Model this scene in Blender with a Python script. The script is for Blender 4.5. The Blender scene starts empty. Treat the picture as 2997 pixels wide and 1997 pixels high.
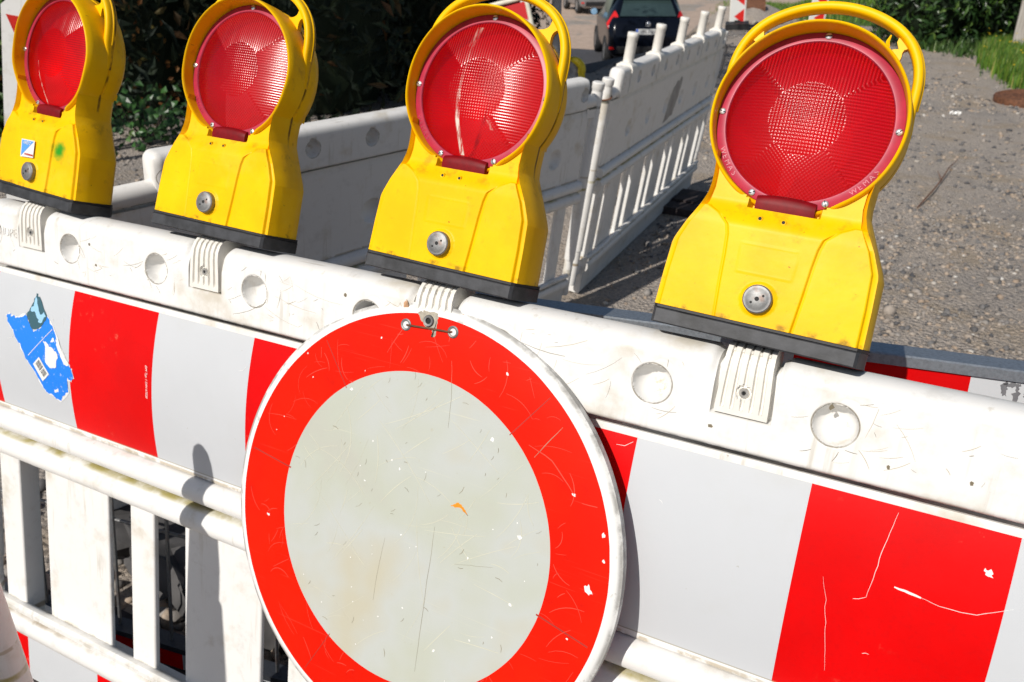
import bpy, bmesh, math, random
import numpy as np
from mathutils import Matrix, Vector
rad = math.radians
rng = np.random.default_rng(7)
random.seed(7)
sc = bpy.context.scene
COL = sc.collection

# ------------------------------------------------------------ camera, sky, sun
cam_d = bpy.data.cameras.new('camera'); cam = bpy.data.objects.new('camera', cam_d); COL.objects.link(cam)
cam.matrix_world = Matrix(((0.8861, -0.1997, 0.4183, 1.3459), (0.4635, 0.3818, -0.7996, -0.8230),
                           (0.0, 0.9024, 0.4309, 1.3933), (0, 0, 0, 1)))
cam_d.sensor_width = 36.0; cam_d.lens = 29.43
cam_d.clip_start = 0.02; cam_d.clip_end = 2000
cam_d.dof.use_dof = True; cam_d.dof.focus_distance = 0.98; cam_d.dof.aperture_fstop = 11.0
sc.camera = cam

SUN_DIR = Vector((0.20, 1.0, -0.90)).normalized()          # the way the light travels
el = math.asin(-SUN_DIR.z); az = math.atan2(-SUN_DIR.x, -SUN_DIR.y)
world = bpy.data.worlds.new('World'); sc.world = world; world.use_nodes = True
wn = world.node_tree.nodes; wl = world.node_tree.links; wn.clear()
wo = wn.new('ShaderNodeOutputWorld'); wb = wn.new('ShaderNodeBackground'); sky = wn.new('ShaderNodeTexSky')
sky.sky_type = 'NISHITA'; sky.sun_disc = False; sky.sun_elevation = el; sky.sun_rotation = az
wb.inputs['Strength'].default_value = 0.06
wl.new(sky.outputs[0], wb.inputs[0]); wl.new(wb.outputs[0], wo.inputs[0])
sun_d = bpy.data.lights.new('sun', 'SUN'); sun_d.energy = 3.95; sun_d.angle = rad(0.5); sun_d.color = (1.0, 0.955, 0.89)
sun = bpy.data.objects.new('sun', sun_d); COL.objects.link(sun)
sun.rotation_euler = SUN_DIR.to_track_quat('-Z', 'Y').to_euler()
sc.view_settings.view_transform = 'Standard'; sc.view_settings.look = 'None'
sc.view_settings.exposure = 0.12; sc.view_settings.gamma = 1.0
sc.render.engine = 'CYCLES'
sc.cycles.use_denoising = True
sc.cycles.max_bounces = 8; sc.cycles.transparent_max_bounces = 12

# ------------------------------------------------------------ mesh helpers
class MB:
    """collects pieces of one mesh; f = face index lists, m = material slot per face"""
    def __init__(s): s.v = []; s.f = []; s.m = []; s.n = 0
    def add(s, P, F, mat=0):
        P = np.asarray(P, float).reshape(-1, 3); s.v.append(P)
        for q in F: s.f.append([int(i) + s.n for i in q]); s.m.append(mat)
        s.n += len(P); return s
    def grid(s, P, cu=False, cv=False, mat=0, flip=False):
        P = np.asarray(P, float); nu, nv = P.shape[:2]
        iu = np.arange(nu if cu else nu - 1); iv = np.arange(nv if cv else nv - 1)
        a, b = np.meshgrid(iu, iv, indexing='ij'); a2 = (a + 1) % nu; b2 = (b + 1) % nv
        q = np.stack([a * nv + b, a2 * nv + b, a2 * nv + b2, a * nv + b2], -1).reshape(-1, 4)
        if flip: q = q[:, ::-1]
        return s.add(P.reshape(-1, 3), q.tolist(), mat)
    def box(s, x0, x1, y0, y1, z0, z1, mat=0):
        P = [(x, y, z) for x in (x0, x1) for y in (y0, y1) for z in (z0, z1)]
        return s.add(P, [(0, 1, 3, 2), (4, 6, 7, 5), (0, 4, 5, 1), (2, 3, 7, 6), (0, 2, 6, 4), (1, 5, 7, 3)], mat)
    def tube(s, path, r, n=12, mat=0, closed=False, caps=True, flat=1.0):
        path = np.asarray(path, float); k = len(path); r = np.broadcast_to(r, (k,))
        T = np.gradient(path, axis=0) if not closed else np.roll(path, -1, 0) - np.roll(path, 1, 0)
        T /= np.linalg.norm(T, axis=1)[:, None] + 1e-12
        up = np.array([0, 1.0, 0]) if abs(T[0][1]) < .9 else np.array([1.0, 0, 0])
        A = up - (T @ up)[:, None] * T; A /= np.linalg.norm(A, axis=1)[:, None] + 1e-12
        Bn = np.cross(T, A); t = np.linspace(0, 2 * math.pi, n, endpoint=False)
        P = path[:, None] + r[:, None, None] * (flat * np.cos(t)[None, :, None] * A[:, None] + np.sin(t)[None, :, None] * Bn[:, None])
        base = s.n; s.grid(P, cu=closed, cv=True, mat=mat)
        if caps and not closed:
            s.f.append([base + i for i in range(n)]); s.m.append(mat)
            s.f.append([base + (k - 1) * n + i for i in range(n)][::-1]); s.m.append(mat)
        return s
    def lathe(s, prof, n=48, c=(0, 0, 0), axis='Y', mat=0, a0=0, a1=2 * math.pi):
        prof = np.asarray(prof, float); full = abs(a1 - a0 - 2 * math.pi) < 1e-6
        t = np.linspace(a0, a1, n, endpoint=not full); r, h = prof[:, 0], prof[:, 1]
        C, S = np.cos(t)[:, None] * r, np.sin(t)[:, None] * r; H = np.broadcast_to(h, C.shape)
        P = {'Y': np.stack([C, H, S], -1), 'Z': np.stack([C, S, H], -1), 'X': np.stack([H, C, S], -1)}[axis] + np.array(c)
        return s.grid(P, cu=full, mat=mat)
    def sweep(s, prof, xs, mat=0):
        """closed (y,z) profile carried along x, capped"""
        prof = np.asarray(prof, float); xs = np.asarray(xs, float)
        P = np.empty((len(xs), len(prof), 3)); P[..., 0] = xs[:, None]; P[..., 1] = prof[:, 0]; P[..., 2] = prof[:, 1]
        b = s.n; n = len(prof); s.grid(P, cv=True, mat=mat)
        s.f.append([b + i for i in range(n)]); s.m.append(mat)
        s.f.append([b + (len(xs) - 1) * n + i for i in range(n)][::-1]); s.m.append(mat)
        return s
    def poly(s, pts2, y, th=0.0004, mat=0, yfn=None):
        """flat outline in x,z with a little depth towards +y"""
        n = len(pts2); f = yfn or (lambda x, z: 0)
        P = [(x, y + f(x, z), z) for x, z in pts2] + [(x, y + th + f(x, z), z) for x, z in pts2]
        F = [list(range(n)), list(range(2 * n - 1, n - 1, -1))] + [(i, (i + 1) % n, n + (i + 1) % n, n + i) for i in range(n)]
        return s.add(P, F, mat)
    def mesh(s, name):
        me = bpy.data.meshes.new(name); V = np.concatenate(s.v)
        me.from_pydata(V.tolist(), [], s.f); me.validate()
        if len(me.polygons) == len(s.m): me.polygons.foreach_set('material_index', s.m)
        return me

def link(name, me, mats, parent=None, smooth=40, fixn=False):
    if isinstance(me, MB): me = me.mesh(name)
    for m in (mats if isinstance(mats, (list, tuple)) else [mats]): me.materials.append(m)
    if fixn:
        bm = bmesh.new(); bm.from_mesh(me); bmesh.ops.remove_doubles(bm, verts=bm.verts, dist=1e-6)
        bmesh.ops.recalc_face_normals(bm, faces=bm.faces); bm.to_mesh(me); bm.free()
    if smooth:
        me.polygons.foreach_set('use_smooth', [True] * len(me.polygons)); me.set_sharp_from_angle(angle=rad(smooth))
    o = bpy.data.objects.new(name, me); COL.objects.link(o)
    if parent: o.parent = parent
    return o

def absorb(o, items):
    """adds surface marks to the mesh they lie on"""
    me = o.data; bm = bmesh.new(); bm.from_mesh(me)
    for x, m in items:
        if isinstance(x, MB): x = x.mesh('mark')
        k = len(me.materials); me.materials.append(m); n0 = len(bm.faces); bm.from_mesh(x); bm.faces.ensure_lookup_table()
        for f in bm.faces[n0:]: f.material_index = k; f.smooth = False
        bpy.data.meshes.remove(x)
    bm.to_mesh(me); bm.free()

def tag(o, label, cat, group=None, kind=None):
    if label: o['label'] = label
    if cat: o['category'] = cat
    if group: o['group'] = group
    if kind: o['kind'] = kind
    return o

def empty(name, M, label, cat, group=None):
    o = bpy.data.objects.new(name, None); COL.objects.link(o); o.empty_display_size = .1
    o.matrix_world = M; return tag(o, label, cat, group)

def copy_tree(o, parent=None):
    c = o.copy(); COL.objects.link(c)
    if parent: c.parent = parent; c.matrix_parent_inverse = Matrix()
    for ch in list(o.children): copy_tree(ch, c)
    return c

def child(o, name):
    return [c for c in o.children if c.name.split('.')[0] == name]

def text_mesh(body, size, M, extrude=0.0002, shear=0.0):
    cu = bpy.data.curves.new('lettering', 'FONT'); cu.body = body; cu.size = size; cu.extrude = extrude; cu.shear = shear
    cu.align_x = 'CENTER'; cu.align_y = 'CENTER'; cu.resolution_u = 3
    o = bpy.data.objects.new('lettering', cu); COL.objects.link(o)
    dg = bpy.context.evaluated_depsgraph_get(); dg.update()
    me = bpy.data.meshes.new_from_object(o.evaluated_get(dg)); bpy.data.objects.remove(o)
    me.materials.clear(); me.transform(M); return me

def sstep(a, b, x): t = np.clip((np.asarray(x, float) - a) / (b - a), 0, 1); return t * t * (3 - 2 * t)

# ------------------------------------------------------------ materials
class NT:
    def __init__(s, name):
        s.mat = bpy.data.materials.new(name); s.mat.use_nodes = True; s.t = s.mat.node_tree; s.t.nodes.clear()
        s.out = s.n('OutputMaterial'); s.b = s.n('BsdfPrincipled'); s.l(s.b.outputs[0], s.out.inputs[0])
        s.tc = s.n('TexCoord'); s.obj = s.tc.outputs['Object']
    def n(s, t, **k):
        nd = s.t.nodes.new('ShaderNode' + t)
        for a, v in k.items(): setattr(nd, a, v)
        return nd
    def l(s, a, b): s.t.links.new(a, b)
    def put(s, sock, v):
        if hasattr(v, 'is_linked') or isinstance(v, bpy.types.NodeSocket): s.l(v, sock)
        elif isinstance(v, tuple) and len(v) == 3 and sock.type == 'RGBA': sock.default_value = (*v, 1)
        else: sock.default_value = v
    def math(s, op, a, b=0.0, c=0.0, clamp=False):
        nd = s.n('Math', operation=op, use_clamp=clamp)
        for i, v in enumerate((a, b, c)): s.put(nd.inputs[i], v)
        return nd.outputs[0]
    def mix(s, f, a, b):
        nd = s.n('Mix', data_type='RGBA'); s.put(nd.inputs[0], f); s.put(nd.inputs[6], a); s.put(nd.inputs[7], b); return nd.outputs[2]
    def mapped(s, scale, v=None, rot=(0, 0, 0), loc=(0, 0, 0)):
        nd = s.n('Mapping'); s.l(v or s.obj, nd.inputs[0]); nd.inputs['Scale'].default_value = scale
        nd.inputs['Rotation'].default_value = rot; nd.inputs['Location'].default_value = loc; return nd.outputs[0]
    def noise(s, scale, detail=4.0, rough=.55, v=None, dist=0.0):
        nd = s.n('TexNoise'); s.l(v or s.obj, nd.inputs['Vector']); nd.inputs['Scale'].default_value = scale
        nd.inputs['Detail'].default_value = detail; nd.inputs['Roughness'].default_value = rough; nd.inputs['Distortion'].default_value = dist
        return nd.outputs[0]
    def ramp(s, f, a, b, va=0.0, vb=1.0):
        nd = s.n('MapRange', interpolation_type='SMOOTHSTEP'); s.put(nd.inputs[0], f)
        for i, v in zip((1, 2, 3, 4), (a, b, va, vb)): nd.inputs[i].default_value = v
        return nd.outputs[0]
    def colramp(s, f, stops):
        nd = s.n('ValToRGB'); s.put(nd.inputs[0], f); e = nd.color_ramp.elements
        while len(e) < len(stops): e.new(.5)
        for x, (p, c) in zip(e, stops): x.position = p; x.color = (*c, 1)
        return nd.outputs[0]
    def xyz(s, v=None):
        nd = s.n('SeparateXYZ'); s.l(v or s.obj, nd.inputs[0]); return nd.outputs
    def bump(s, h, strength=.3, dist=.001):
        nd = s.n('Bump'); s.put(nd.inputs['Height'], h); nd.inputs['Strength'].default_value = strength
        nd.inputs['Distance'].default_value = dist; s.l(nd.outputs[0], s.b.inputs['Normal']); return nd
    def fin(s, col=None, rough=None, **k):
        if col is not None: s.put(s.b.inputs['Base Color'], col)
        if rough is not None: s.put(s.b.inputs['Roughness'], rough)
        for a, v in k.items(): s.put(s.b.inputs[a.replace('_', ' ')], v)
        return s.mat

def simple(name, col, rough=.5, var=.12, nscale=30, bump=0.0, **k):
    t = NT(name); f = t.noise(nscale, 5)
    c = t.mix(t.ramp(f, .3, .7), tuple(x * (1 - var) for x in col), tuple(min(1, x * (1 + var)) for x in col))
    if bump: t.bump(f, bump, .002)
    return t.fin(c, rough, **k)

def band(t, z, c, w):  # 1 inside |z-c|<w, soft
    return t.ramp(t.math('ABSOLUTE', t.math('SUBTRACT', z, c)), w * .35, w, 1.0, 0.0)

def white_plastic(name, base, dirt=.35, moss_shade=1.0):
    t = NT(name); x, y, z = t.xyz()
    n1 = t.noise(9, 8, .62); n2 = t.noise(70, 6, .6)
    col = t.mix(t.math('MULTIPLY', t.ramp(n1, .54, .72), dirt), base, (.50, .43, .31))
    spots = t.math('MULTIPLY', t.ramp(n2, .70, .76), t.ramp(t.noise(4, 3), .45, .65))
    col = t.mix(t.math('MULTIPLY', spots, .75), col, (.20, .15, .08))
    scr = None
    for rot, sx in ((.35, 260), (-.2, 300), (1.1, 240)):       # fine scratches in a few directions
        nn = t.noise(1.0, 2, .5, t.mapped((5, 5, sx), rot=(0, rot, 0)), .3)
        m = t.math('MULTIPLY', t.ramp(nn, .73, .78), t.ramp(t.noise(7, 3, .5, t.mapped((1, 1, 1), loc=(sx, 0, 0))), .55, .66))
        scr = m if scr is None else t.math('MAXIMUM', scr, m)
    col = t.mix(t.math('MULTIPLY', scr, .6), col, (.30, .26, .19))
    if moss_shade:
        nm = t.ramp(t.noise(14, 6, .6), .36, .62)
        nm2 = t.ramp(t.noise(40, 5, .6), .40, .55)
        g = t.math('MULTIPLY', t.math('MULTIPLY', band(t, z, -.391, .0075), nm), moss_shade)
        col = t.mix(t.math('MULTIPLY', g, .9), col, (.36, .30, .06))
        g = t.math('MULTIPLY', band(t, z, -.7575, .008), nm)
        col = t.mix(t.math('MULTIPLY', g, .75), col, (.24, .16, .06))
        g = t.math('MULTIPLY', band(t, z, -.0715, .007), nm2)  # dark specks that also paint the shade in the gap under the rail
        col = t.mix(t.math('MULTIPLY', g, .85), col, (.07, .075, .045))
        g = t.math('MULTIPLY', band(t, z, -.3425, .0045), nm2)
        col = t.mix(t.math('MULTIPLY', g, .6), col, (.34, .25, .12))
        g = t.math('MULTIPLY', band(t, z, -.748, .016), t.ramp(t.noise(26, 6, .62), .47, .62))
        col = t.mix(t.math('MULTIPLY', g, .4), col, (.33, .27, .14))
    xd = t.math('SUBTRACT', t.math('MODULO', t.math('ADD', x, 10.003), .2), .1); zd = t.math('ADD', z, .0127)
    rd_ = t.math('SQRT', t.math('ADD', t.math('POWER', xd, 2.0), t.math('POWER', zd, 2.0)))
    rx = t.math('SQRT', t.math('ADD', t.math('POWER', t.math('SUBTRACT', xd, .004), 2.0), t.math('POWER', t.math('ADD', zd, .007), 2.0)))
    col = t.mix(t.math('MULTIPLY', t.math('MULTIPLY', t.ramp(rx, .004, .016, 1, 0), t.ramp(t.noise(48, 6, .65), .46, .64)), .75), col, (.34, .25, .13))
    col = t.mix(t.math('MULTIPLY', band(t, rd_, .0238, .0012), t.ramp(t.noise(30, 4), .30, .60, .25, .9)), col, (.20, .17, .12))
    drip = t.math('MULTIPLY', t.ramp(t.noise(1, 5, .6, t.mapped((70, 70, 5))), .56, .70), t.ramp(t.noise(5, 4), .42, .60))
    col = t.mix(t.math('MULTIPLY', drip, .30 + dirt * .35), col, (.46, .41, .32))
    gray = t.math('MULTIPLY', t.ramp(t.noise(30, 8, .7), .52, .70), .16 + dirt * .2); col = t.mix(gray, col, (.45, .43, .39))
    t.bump(t.noise(120, 4), .12, .001)
    return t.fin(col, .42, Specular_IOR_Level=.4)

M_WHITE = white_plastic('white_barrier_plastic', (.77, .76, .735), .6)
M_WHITE_OLD = white_plastic('weathered_barrier_plastic', (.77, .75, .715), .6, 1.0)
M_CLIP = simple('cream_clip_plastic', (.76, .73, .67), .5, .05, 60)

def film_mat(name, x0, w, even_red=True, white=(.54, .555, .575)):
    t = NT(name); x, y, z = t.xyz()
    u = t.math('DIVIDE', t.math('SUBTRACT', x, x0), w)
    f = t.math('PINGPONG', t.math('ADD', u, 0.0), 1.0)
    k = t.math('MODULO', t.math('ADD', t.math('FLOOR', u), 100.0), 2.0)     # 0 = even stripe
    k = t.math('GREATER_THAN', k, .5)
    red = t.mix(t.ramp(t.noise(8, 4), .3, .7), (.72, .0006, .0015), (.62, .0005, .001))
    rub = t.math('MULTIPLY', t.ramp(t.noise(55, 7, .68), .60, .70), t.ramp(t.noise(5, 3), .52, .64))
    red = t.mix(t.math('MULTIPLY', t.ramp(t.noise(2.2, 6, .65), .42, .70), .28), red, (.50, .010, .012)); red = t.mix(t.math('MULTIPLY', t.ramp(t.noise(210, 2, .5), .5, .75), .16), red, (.45, .004, .006))
    red = t.mix(t.math('MULTIPLY', rub, .35), red, (.72, .25, .16))
    wh = t.mix(t.math('MULTIPLY', t.ramp(t.noise(10, 8, .6), .52, .74), .22), white, (.47, .47, .42))
    wh = t.mix(t.math('MULTIPLY', t.ramp(t.noise(1.8, 6, .62), .40, .70), .5), wh, tuple(c * .88 for c in white))
    sp = t.ramp(t.noise(130, 4, .5), .73, .77)
    wh = t.mix(t.math('MULTIPLY', sp, .5), wh, (.32, .29, .22))
    col = t.mix(k, red, wh) if even_red else t.mix(k, wh, red)
    edge = t.math('MAXIMUM', band(t, z, -.0865, .0018), band(t, z, -.336, .002))
    col = t.mix(t.math('MULTIPLY', edge, .6), col, (.28, .23, .12))
    vo = t.n('TexVoronoi', feature='DISTANCE_TO_EDGE'); t.l(t.obj, vo.inputs['Vector']); vo.inputs['Scale'].default_value = 330
    t.bump(t.math('ADD', t.math('MULTIPLY', vo.outputs[0], .25), t.noise(160, 3)), .10, .0006)
    return t.fin(col, .38, Specular_IOR_Level=.14)

M_FILM = film_mat('striped_reflective_film', .2809, .2007)
M_FILM2 = film_mat('lower_striped_film', .127, .2007, False)
M_FENCEFILM = film_mat('striped_board_film', .235, .2166, False)

def yellow_mat(name, smudge=False):
    t = NT(name); rnd = t.n('ObjectInfo').outputs['Random']
    off = t.n('CombineXYZ'); t.l(t.math('MULTIPLY', rnd, 7.3), off.inputs[0]); t.l(t.math('MULTIPLY', rnd, 3.1), off.inputs[2])
    va = t.n('VectorMath', operation='ADD'); t.l(t.obj, va.inputs[0]); t.l(off.outputs[0], va.inputs[1]); V = va.outputs[0]
    n1 = t.noise(14, 6, .6, V); col = t.mix(t.ramp(n1, .3, .7), (.93, .555, .0003), (.85, .465, .0002))
    col = t.mix(t.math('MULTIPLY', rnd, .22), col, (.84, .42, .0004))
    fade = t.math('MULTIPLY', t.ramp(t.noise(9, 7, .65, V), .52, .68), .22); col = t.mix(fade, col, (.85, .60, .07))
    for sc_, rot, lo in (((70, 70, 160), .6, .68), ((150, 60, 40), -.4, .69), ((40, 60, 210), .1, .70)):
        mk = t.math('MULTIPLY', t.ramp(t.noise(1.0, 5, .6, t.mapped(sc_, V, rot=(0, rot, 0))), lo, lo + .06), t.ramp(t.noise(20, 3, .5, V), .47, .62))
        col = t.mix(t.math('MULTIPLY', mk, .75), col, (.26, .11, .008))
    gr = t.math('MULTIPLY', t.ramp(t.noise(34, 8, .68, V), .58, .74), .55)
    col = t.mix(gr, col, (.50, .24, .008))
    sp = t.ramp(t.noise(150, 3, .5, V), .74, .78); col = t.mix(t.math('MULTIPLY', sp, .7), col, (.12, .05, .005))
    x, y, z = t.xyz()
    seam = t.math('MULTIPLY', band(t, y, .0125, .0032), t.ramp(t.noise(32, 4, .5, V), .36, .56))
    col = t.mix(t.math('MULTIPLY', t.math('MULTIPLY', seam, t.ramp(z, .14, .17)), .85), col, (.07, .03, .01))
    for zc, wv, am in ((.022, .006, .7), (.1385, .012, .35)):                  # grime over the gasket and under the arcs
        col = t.mix(t.math('MULTIPLY', t.math('MULTIPLY', band(t, z, zc, wv), t.ramp(t.noise(45, 6, .65, V), .50, .66)), am), col, (.16, .08, .01))
    if smudge:
        d = t.math('ADD', t.math('POWER', t.math('SUBTRACT', x, .0610), 2.0), t.math('POWER', t.math('MULTIPLY', t.math('SUBTRACT', z, .0905), 1.1), 2.0))
        d = t.math('ADD', t.math('SQRT', d), t.math('MULTIPLY', t.math('SUBTRACT', t.noise(60, 5), .5), .024))
        col = t.mix(t.math('MULTIPLY', t.ramp(d, .004, .024, 1, 0), t.ramp(y, -.02, -.024)), col, (.03, .28, .015))
    t.bump(t.math('ADD', t.noise(90, 5), t.math('MULTIPLY', t.noise(18, 3), 2.0)), .14, .0012)
    return t.fin(col, .42, Specular_IOR_Level=.14)
M_YEL = yellow_mat('yellow_lamp_plastic'); M_YEL_SM = yellow_mat('yellow_lamp_plastic_green_smudge', True)

def lens_mat(name, haze=.0, clear=.54, streak=None, deep=(.76, .003, .012)):
    t = NT(name); t.fin(rough=.21, Specular_IOR_Level=.65)
    col = t.mix(t.ramp(t.noise(26, 4), .3, .7), deep, tuple(c * .8 for c in deep))
    dust = t.ramp(t.noise(75, 7, .66), .56, .72)
    col = t.mix(t.math('MULTIPLY', dust, .10 + haze * .3), col, (.62, .30, .26))
    if haze: col = t.mix(haze, col, (.60, .16, .16))
    x, y, z = t.xyz()
    ta = t.n('Attribute', attribute_name='rib_light').outputs['Fac']                    # tone map: rib glints and light through the lens put into colour
    cl = t.ramp(ta, .15, .9, clear * 1.25, clear * .55); col = t.mix(t.ramp(ta, .25, .95, 0, .75), (.30, .0012, .009), col)
    col = t.mix(t.ramp(ta, .82, 1.0, 0, .07), col, (.80, .25, .25))  # pink glint painted on the rib crests
    if streak:
        pts = streak; tot = None
        nz = t.noise(1.0, 5, .6, t.mapped((240, 60, 38)))
        for (xa, za), (xb, zb), w, dens in pts:
            s_ = t.math('DIVIDE', t.math('SUBTRACT', z, za), zb - za)
            xc = t.math('ADD', t.math('MULTIPLY', s_, xb - xa), xa)
            m = t.ramp(t.math('ABSOLUTE', t.math('SUBTRACT', x, xc)), w * .4, w, 1, 0)
            m = t.math('MULTIPLY', m, t.math('MULTIPLY', t.math('GREATER_THAN', s_, 0.0), t.math('LESS_THAN', s_, 1.0)))
            m = t.math('MULTIPLY', m, t.math('MULTIPLY', t.ramp(nz, .38, .60), dens))
            tot = m if tot is None else t.math('MAXIMUM', tot, m)
        col = t.mix(tot, col, (.72, .62, .52)); cl = t.math('MULTIPLY', t.math('SUBTRACT', 1.0, tot), cl)
    t.put(t.b.inputs['Base Color'], col)
    tr = t.n('BsdfTransparent'); tr.inputs[0].default_value = (.95, .022, .02, 1)
    mx = t.n('MixShader'); t.put(mx.inputs[0], cl); t.l(t.b.outputs[0], mx.inputs[1]); t.l(tr.outputs[0], mx.inputs[2])
    t.l(mx.outputs[0], t.out.inputs[0]); return t.mat
M_LENS = lens_mat('red_lens')
M_LENS_HAZY = lens_mat('hazy_red_lens', .16, .46)
M_LENS_DARK = lens_mat('deep_red_lens', .0, .68, [((-.0335, .229), (-.029, .205), .0009, .9), ((-.029, .205), (-.010, .162), .0011, 1.0)], (.46, .003, .010))
M_LENS_DROP = lens_mat('bird_marked_red_lens', .01, .58, [((-.0165, .322), (-.0215, .296), .0055, .5), ((-.0215, .296), (-.0232, .24), .003, .45),
                       ((-.0232, .242), (-.0195, .205), .0042, .85), ((-.0195, .206), (-.007, .163), .0042, 1.0), ((.024, .209), (.031, .198), .003, .6)])
M_RING = simple('dull_red_plastic', (.40, .022, .055), .42, .15, 40)
M_NECK = simple('dark_red_plastic', (.17, .001, .004), .5, .2, 60, Specular_IOR_Level=.2)
M_BOWL = simple('grey_reflector', (.72, .70, .68), .45, .1, 20)
M_HOLDER = simple('dark_holder', (.16, .12, .12), .6, .2, 30)
M_BLACK = simple('black_rubber', (.028, .029, .033), .55, .5, 45, .25)
M_GASK = simple('black_gasket', (.012, .012, .013), .6, .2, 60, .4)
def metal(name, col, rough=.38, rust=0.0):
    t = NT(name); c = t.mix(t.ramp(t.noise(260, 6, .6), .35, .75), col, tuple(x * .72 for x in col))
    if rust: c = t.mix(t.math('MULTIPLY', t.ramp(t.noise(60, 6, .65), .5, .66), rust), c, (.22, .075, .02))
    t.bump(t.noise(220, 4), .15, .0006); return t.fin(c, rough, Metallic=.8)
M_ZINC = metal('worn_zinc', (.27, .27, .265), .55, .35)
M_SCREW = metal('screw_steel', (.72, .71, .69), .3)
M_ALU = metal('aluminium', (.40, .44, .48), .42)
M_ROD = metal('galvanised_rod', (.30, .30, .30), .5, .3)
M_RUST = simple('rusty_steel', (.13, .052, .024), .8, .45, 30, .5)
M_WHITEPAINT = simple('white_flakes', (.80, .79, .76), .5, .05, 80)
M_DARKHOLE = simple('black_recess', (.006, .006, .006), .7, .1)

# ------------------------------------------------------------ road barriers of white plastic
LB = Matrix.Translation((0, 0, .95)) @ Matrix.Rotation(rad(-12.117), 4, 'X')      # the leaning front barrier
CLIPS = [.2, .6, 1.0, 1.4, 1.8]
DIMS = [.097 + .2 * i for i in range(10)]
DIMS = [d for d in DIMS if .09 < d < 1.95]
FZ = np.array([-.40, -.3366, -.2822, -.2336, -.1868, -.1264, -.0855, -.06]); FY = np.array([.0215, .0135, .0055, .0020, .0035, .0105, .0193, .0265])
_c = np.polyfit(FZ[1:-1], FY[1:-1], 4)
def film_y(z): return np.polyval(_c, z)

def rail_mesh(slots=True, x0=.07):
    zt = .0225 if slots else .0075
    zs = np.arange(zt, -.0621, -.00125)
    pr = []
    a = np.linspace(0, math.pi / 2, 9)
    ex_ = 1.0 if slots else .62
    for t in np.linspace(0, math.pi, 26): pr.append((.0315 + .0315 * math.copysign(abs(math.cos(t)) ** ex_, math.cos(t)), zt + (.042 - zt) * abs(math.sin(t)) ** ex_))   # top, back to front
    pr += [(0.0, z) for z in zs]
    for t in a[1:]: pr.append((.007 - .007 * math.cos(t), -.062 - .007 * math.sin(t)))
    pr += [(.030, -.0695), (.055, -.069), (.063, -.062), (.063, -.02), (.063, .0)]
    pr = np.array(pr)
    xs = set(np.r_[np.arange(x0, 1.93, .02), 1.93, x0 + np.linspace(0, .018, 9), 1.93 - np.linspace(0, .018, 9)].round(4))
    for d in DIMS: xs |= set(np.arange(d - .0264, d + .0265, .0012).round(4)) if d > x0 + .05 else set()
    if slots:
        for c in CLIPS:
            for s_ in (-1, 1): xs |= set((c + s_ * np.arange(.029, .047, .0009)).round(4))
    xs = np.array(sorted(xs)); xs = xs[np.r_[True, np.diff(xs) > .0004]]
    X, Y = np.meshgrid(xs, pr[:, 0], indexing='ij'); Z = np.broadcast_to(pr[:, 1], X.shape).copy(); Y = Y.copy()
    # outward normals of the profile
    tg = np.roll(pr, -1, 0) - np.roll(pr, 1, 0); nn = np.stack([-tg[:, 1], tg[:, 0]], 1); nn /= np.linalg.norm(nn, axis=1)[:, None] + 1e-9
    ctr = np.array([.0315, -.015]); sg = np.sign(((pr - ctr) * nn).sum(1)); nn *= sg[:, None]
    front = (Y < .002)
    for d in DIMS:
        r = np.hypot(X - d, Z + .0127); m = front & (r < .0262) & (d > x0 + .05)
        dep = np.where(r < .0226, .0270 * np.clip(1 - (r / .0226) ** 2.4, 0, 1) ** .62, 0) + .0009 * np.exp(-((r - .0238) / .0006) ** 2)
        Y = np.where(m, Y + dep, Y)
        r2 = np.hypot(X - d - .010 * (1 if (d * 10) % 2 < 1 else -1), Z - .0045)         # faint moulding circle beside it
        g = front & (r > .0245); Y = np.where(g, Y + .0005 * np.exp(-((r2 - .0135) / .0007) ** 2), Y)
    if slots:
        for c in CLIPS:
            dx = np.abs(X - c); m = sstep(.0335, .0318, dx) * sstep(-.0292, -.0280, Z) * (Y < .062)
            rd = .006 * np.exp(-((dx - .0325) / .006) ** 2) * (dx > .0325) * sstep(.0, .03, Z)      # rounded shoulders
            Y = Y - nn[:, 0] * (.013 * m + rd); Z = Z - nn[:, 1] * (.013 * m + rd)
    # round the two ends
    for e, s_ in ((x0, 1), (1.93, -1)):
        k = np.clip(1 - (X - e) * s_ / .018, 0, 1); sc_ = 1 - .30 * k ** 2
        Y = .0315 + (Y - .0315) * sc_; Z = -.0125 + (Z + .0125) * (1 - .14 * k ** 2)
    mb = MB(); P = np.stack([X, Y, Z], -1); b = mb.n; mb.grid(P, cv=True); n = len(pr)
    mb.f.append(list(range(n))); mb.m.append(0); mb.f.append([(len(xs) - 1) * n + i for i in range(n)][::-1]); mb.m.append(0)
    return mb

def slab(xs, zs, yf, yb):
    """front sheet y=yf(x,z) with a flat back at yb"""
    X, Z = np.meshgrid(xs, zs, indexing='ij'); F = np.stack([X, yf(X, Z), Z], -1); Bk = np.stack([X, np.full_like(X, yb), Z], -1)
    mb = MB(); mb.grid(F); mb.grid(Bk[::max(1, len(xs) - 1)][:, ::max(1, len(zs) - 1)], flip=True)
    for E in ((F[0], Bk[0]), (F[-1], Bk[-1]), (F[:, 0], Bk[:, 0]), (F[:, -1], Bk[:, -1])): mb.grid(np.stack(E, 0))
    return mb

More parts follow.
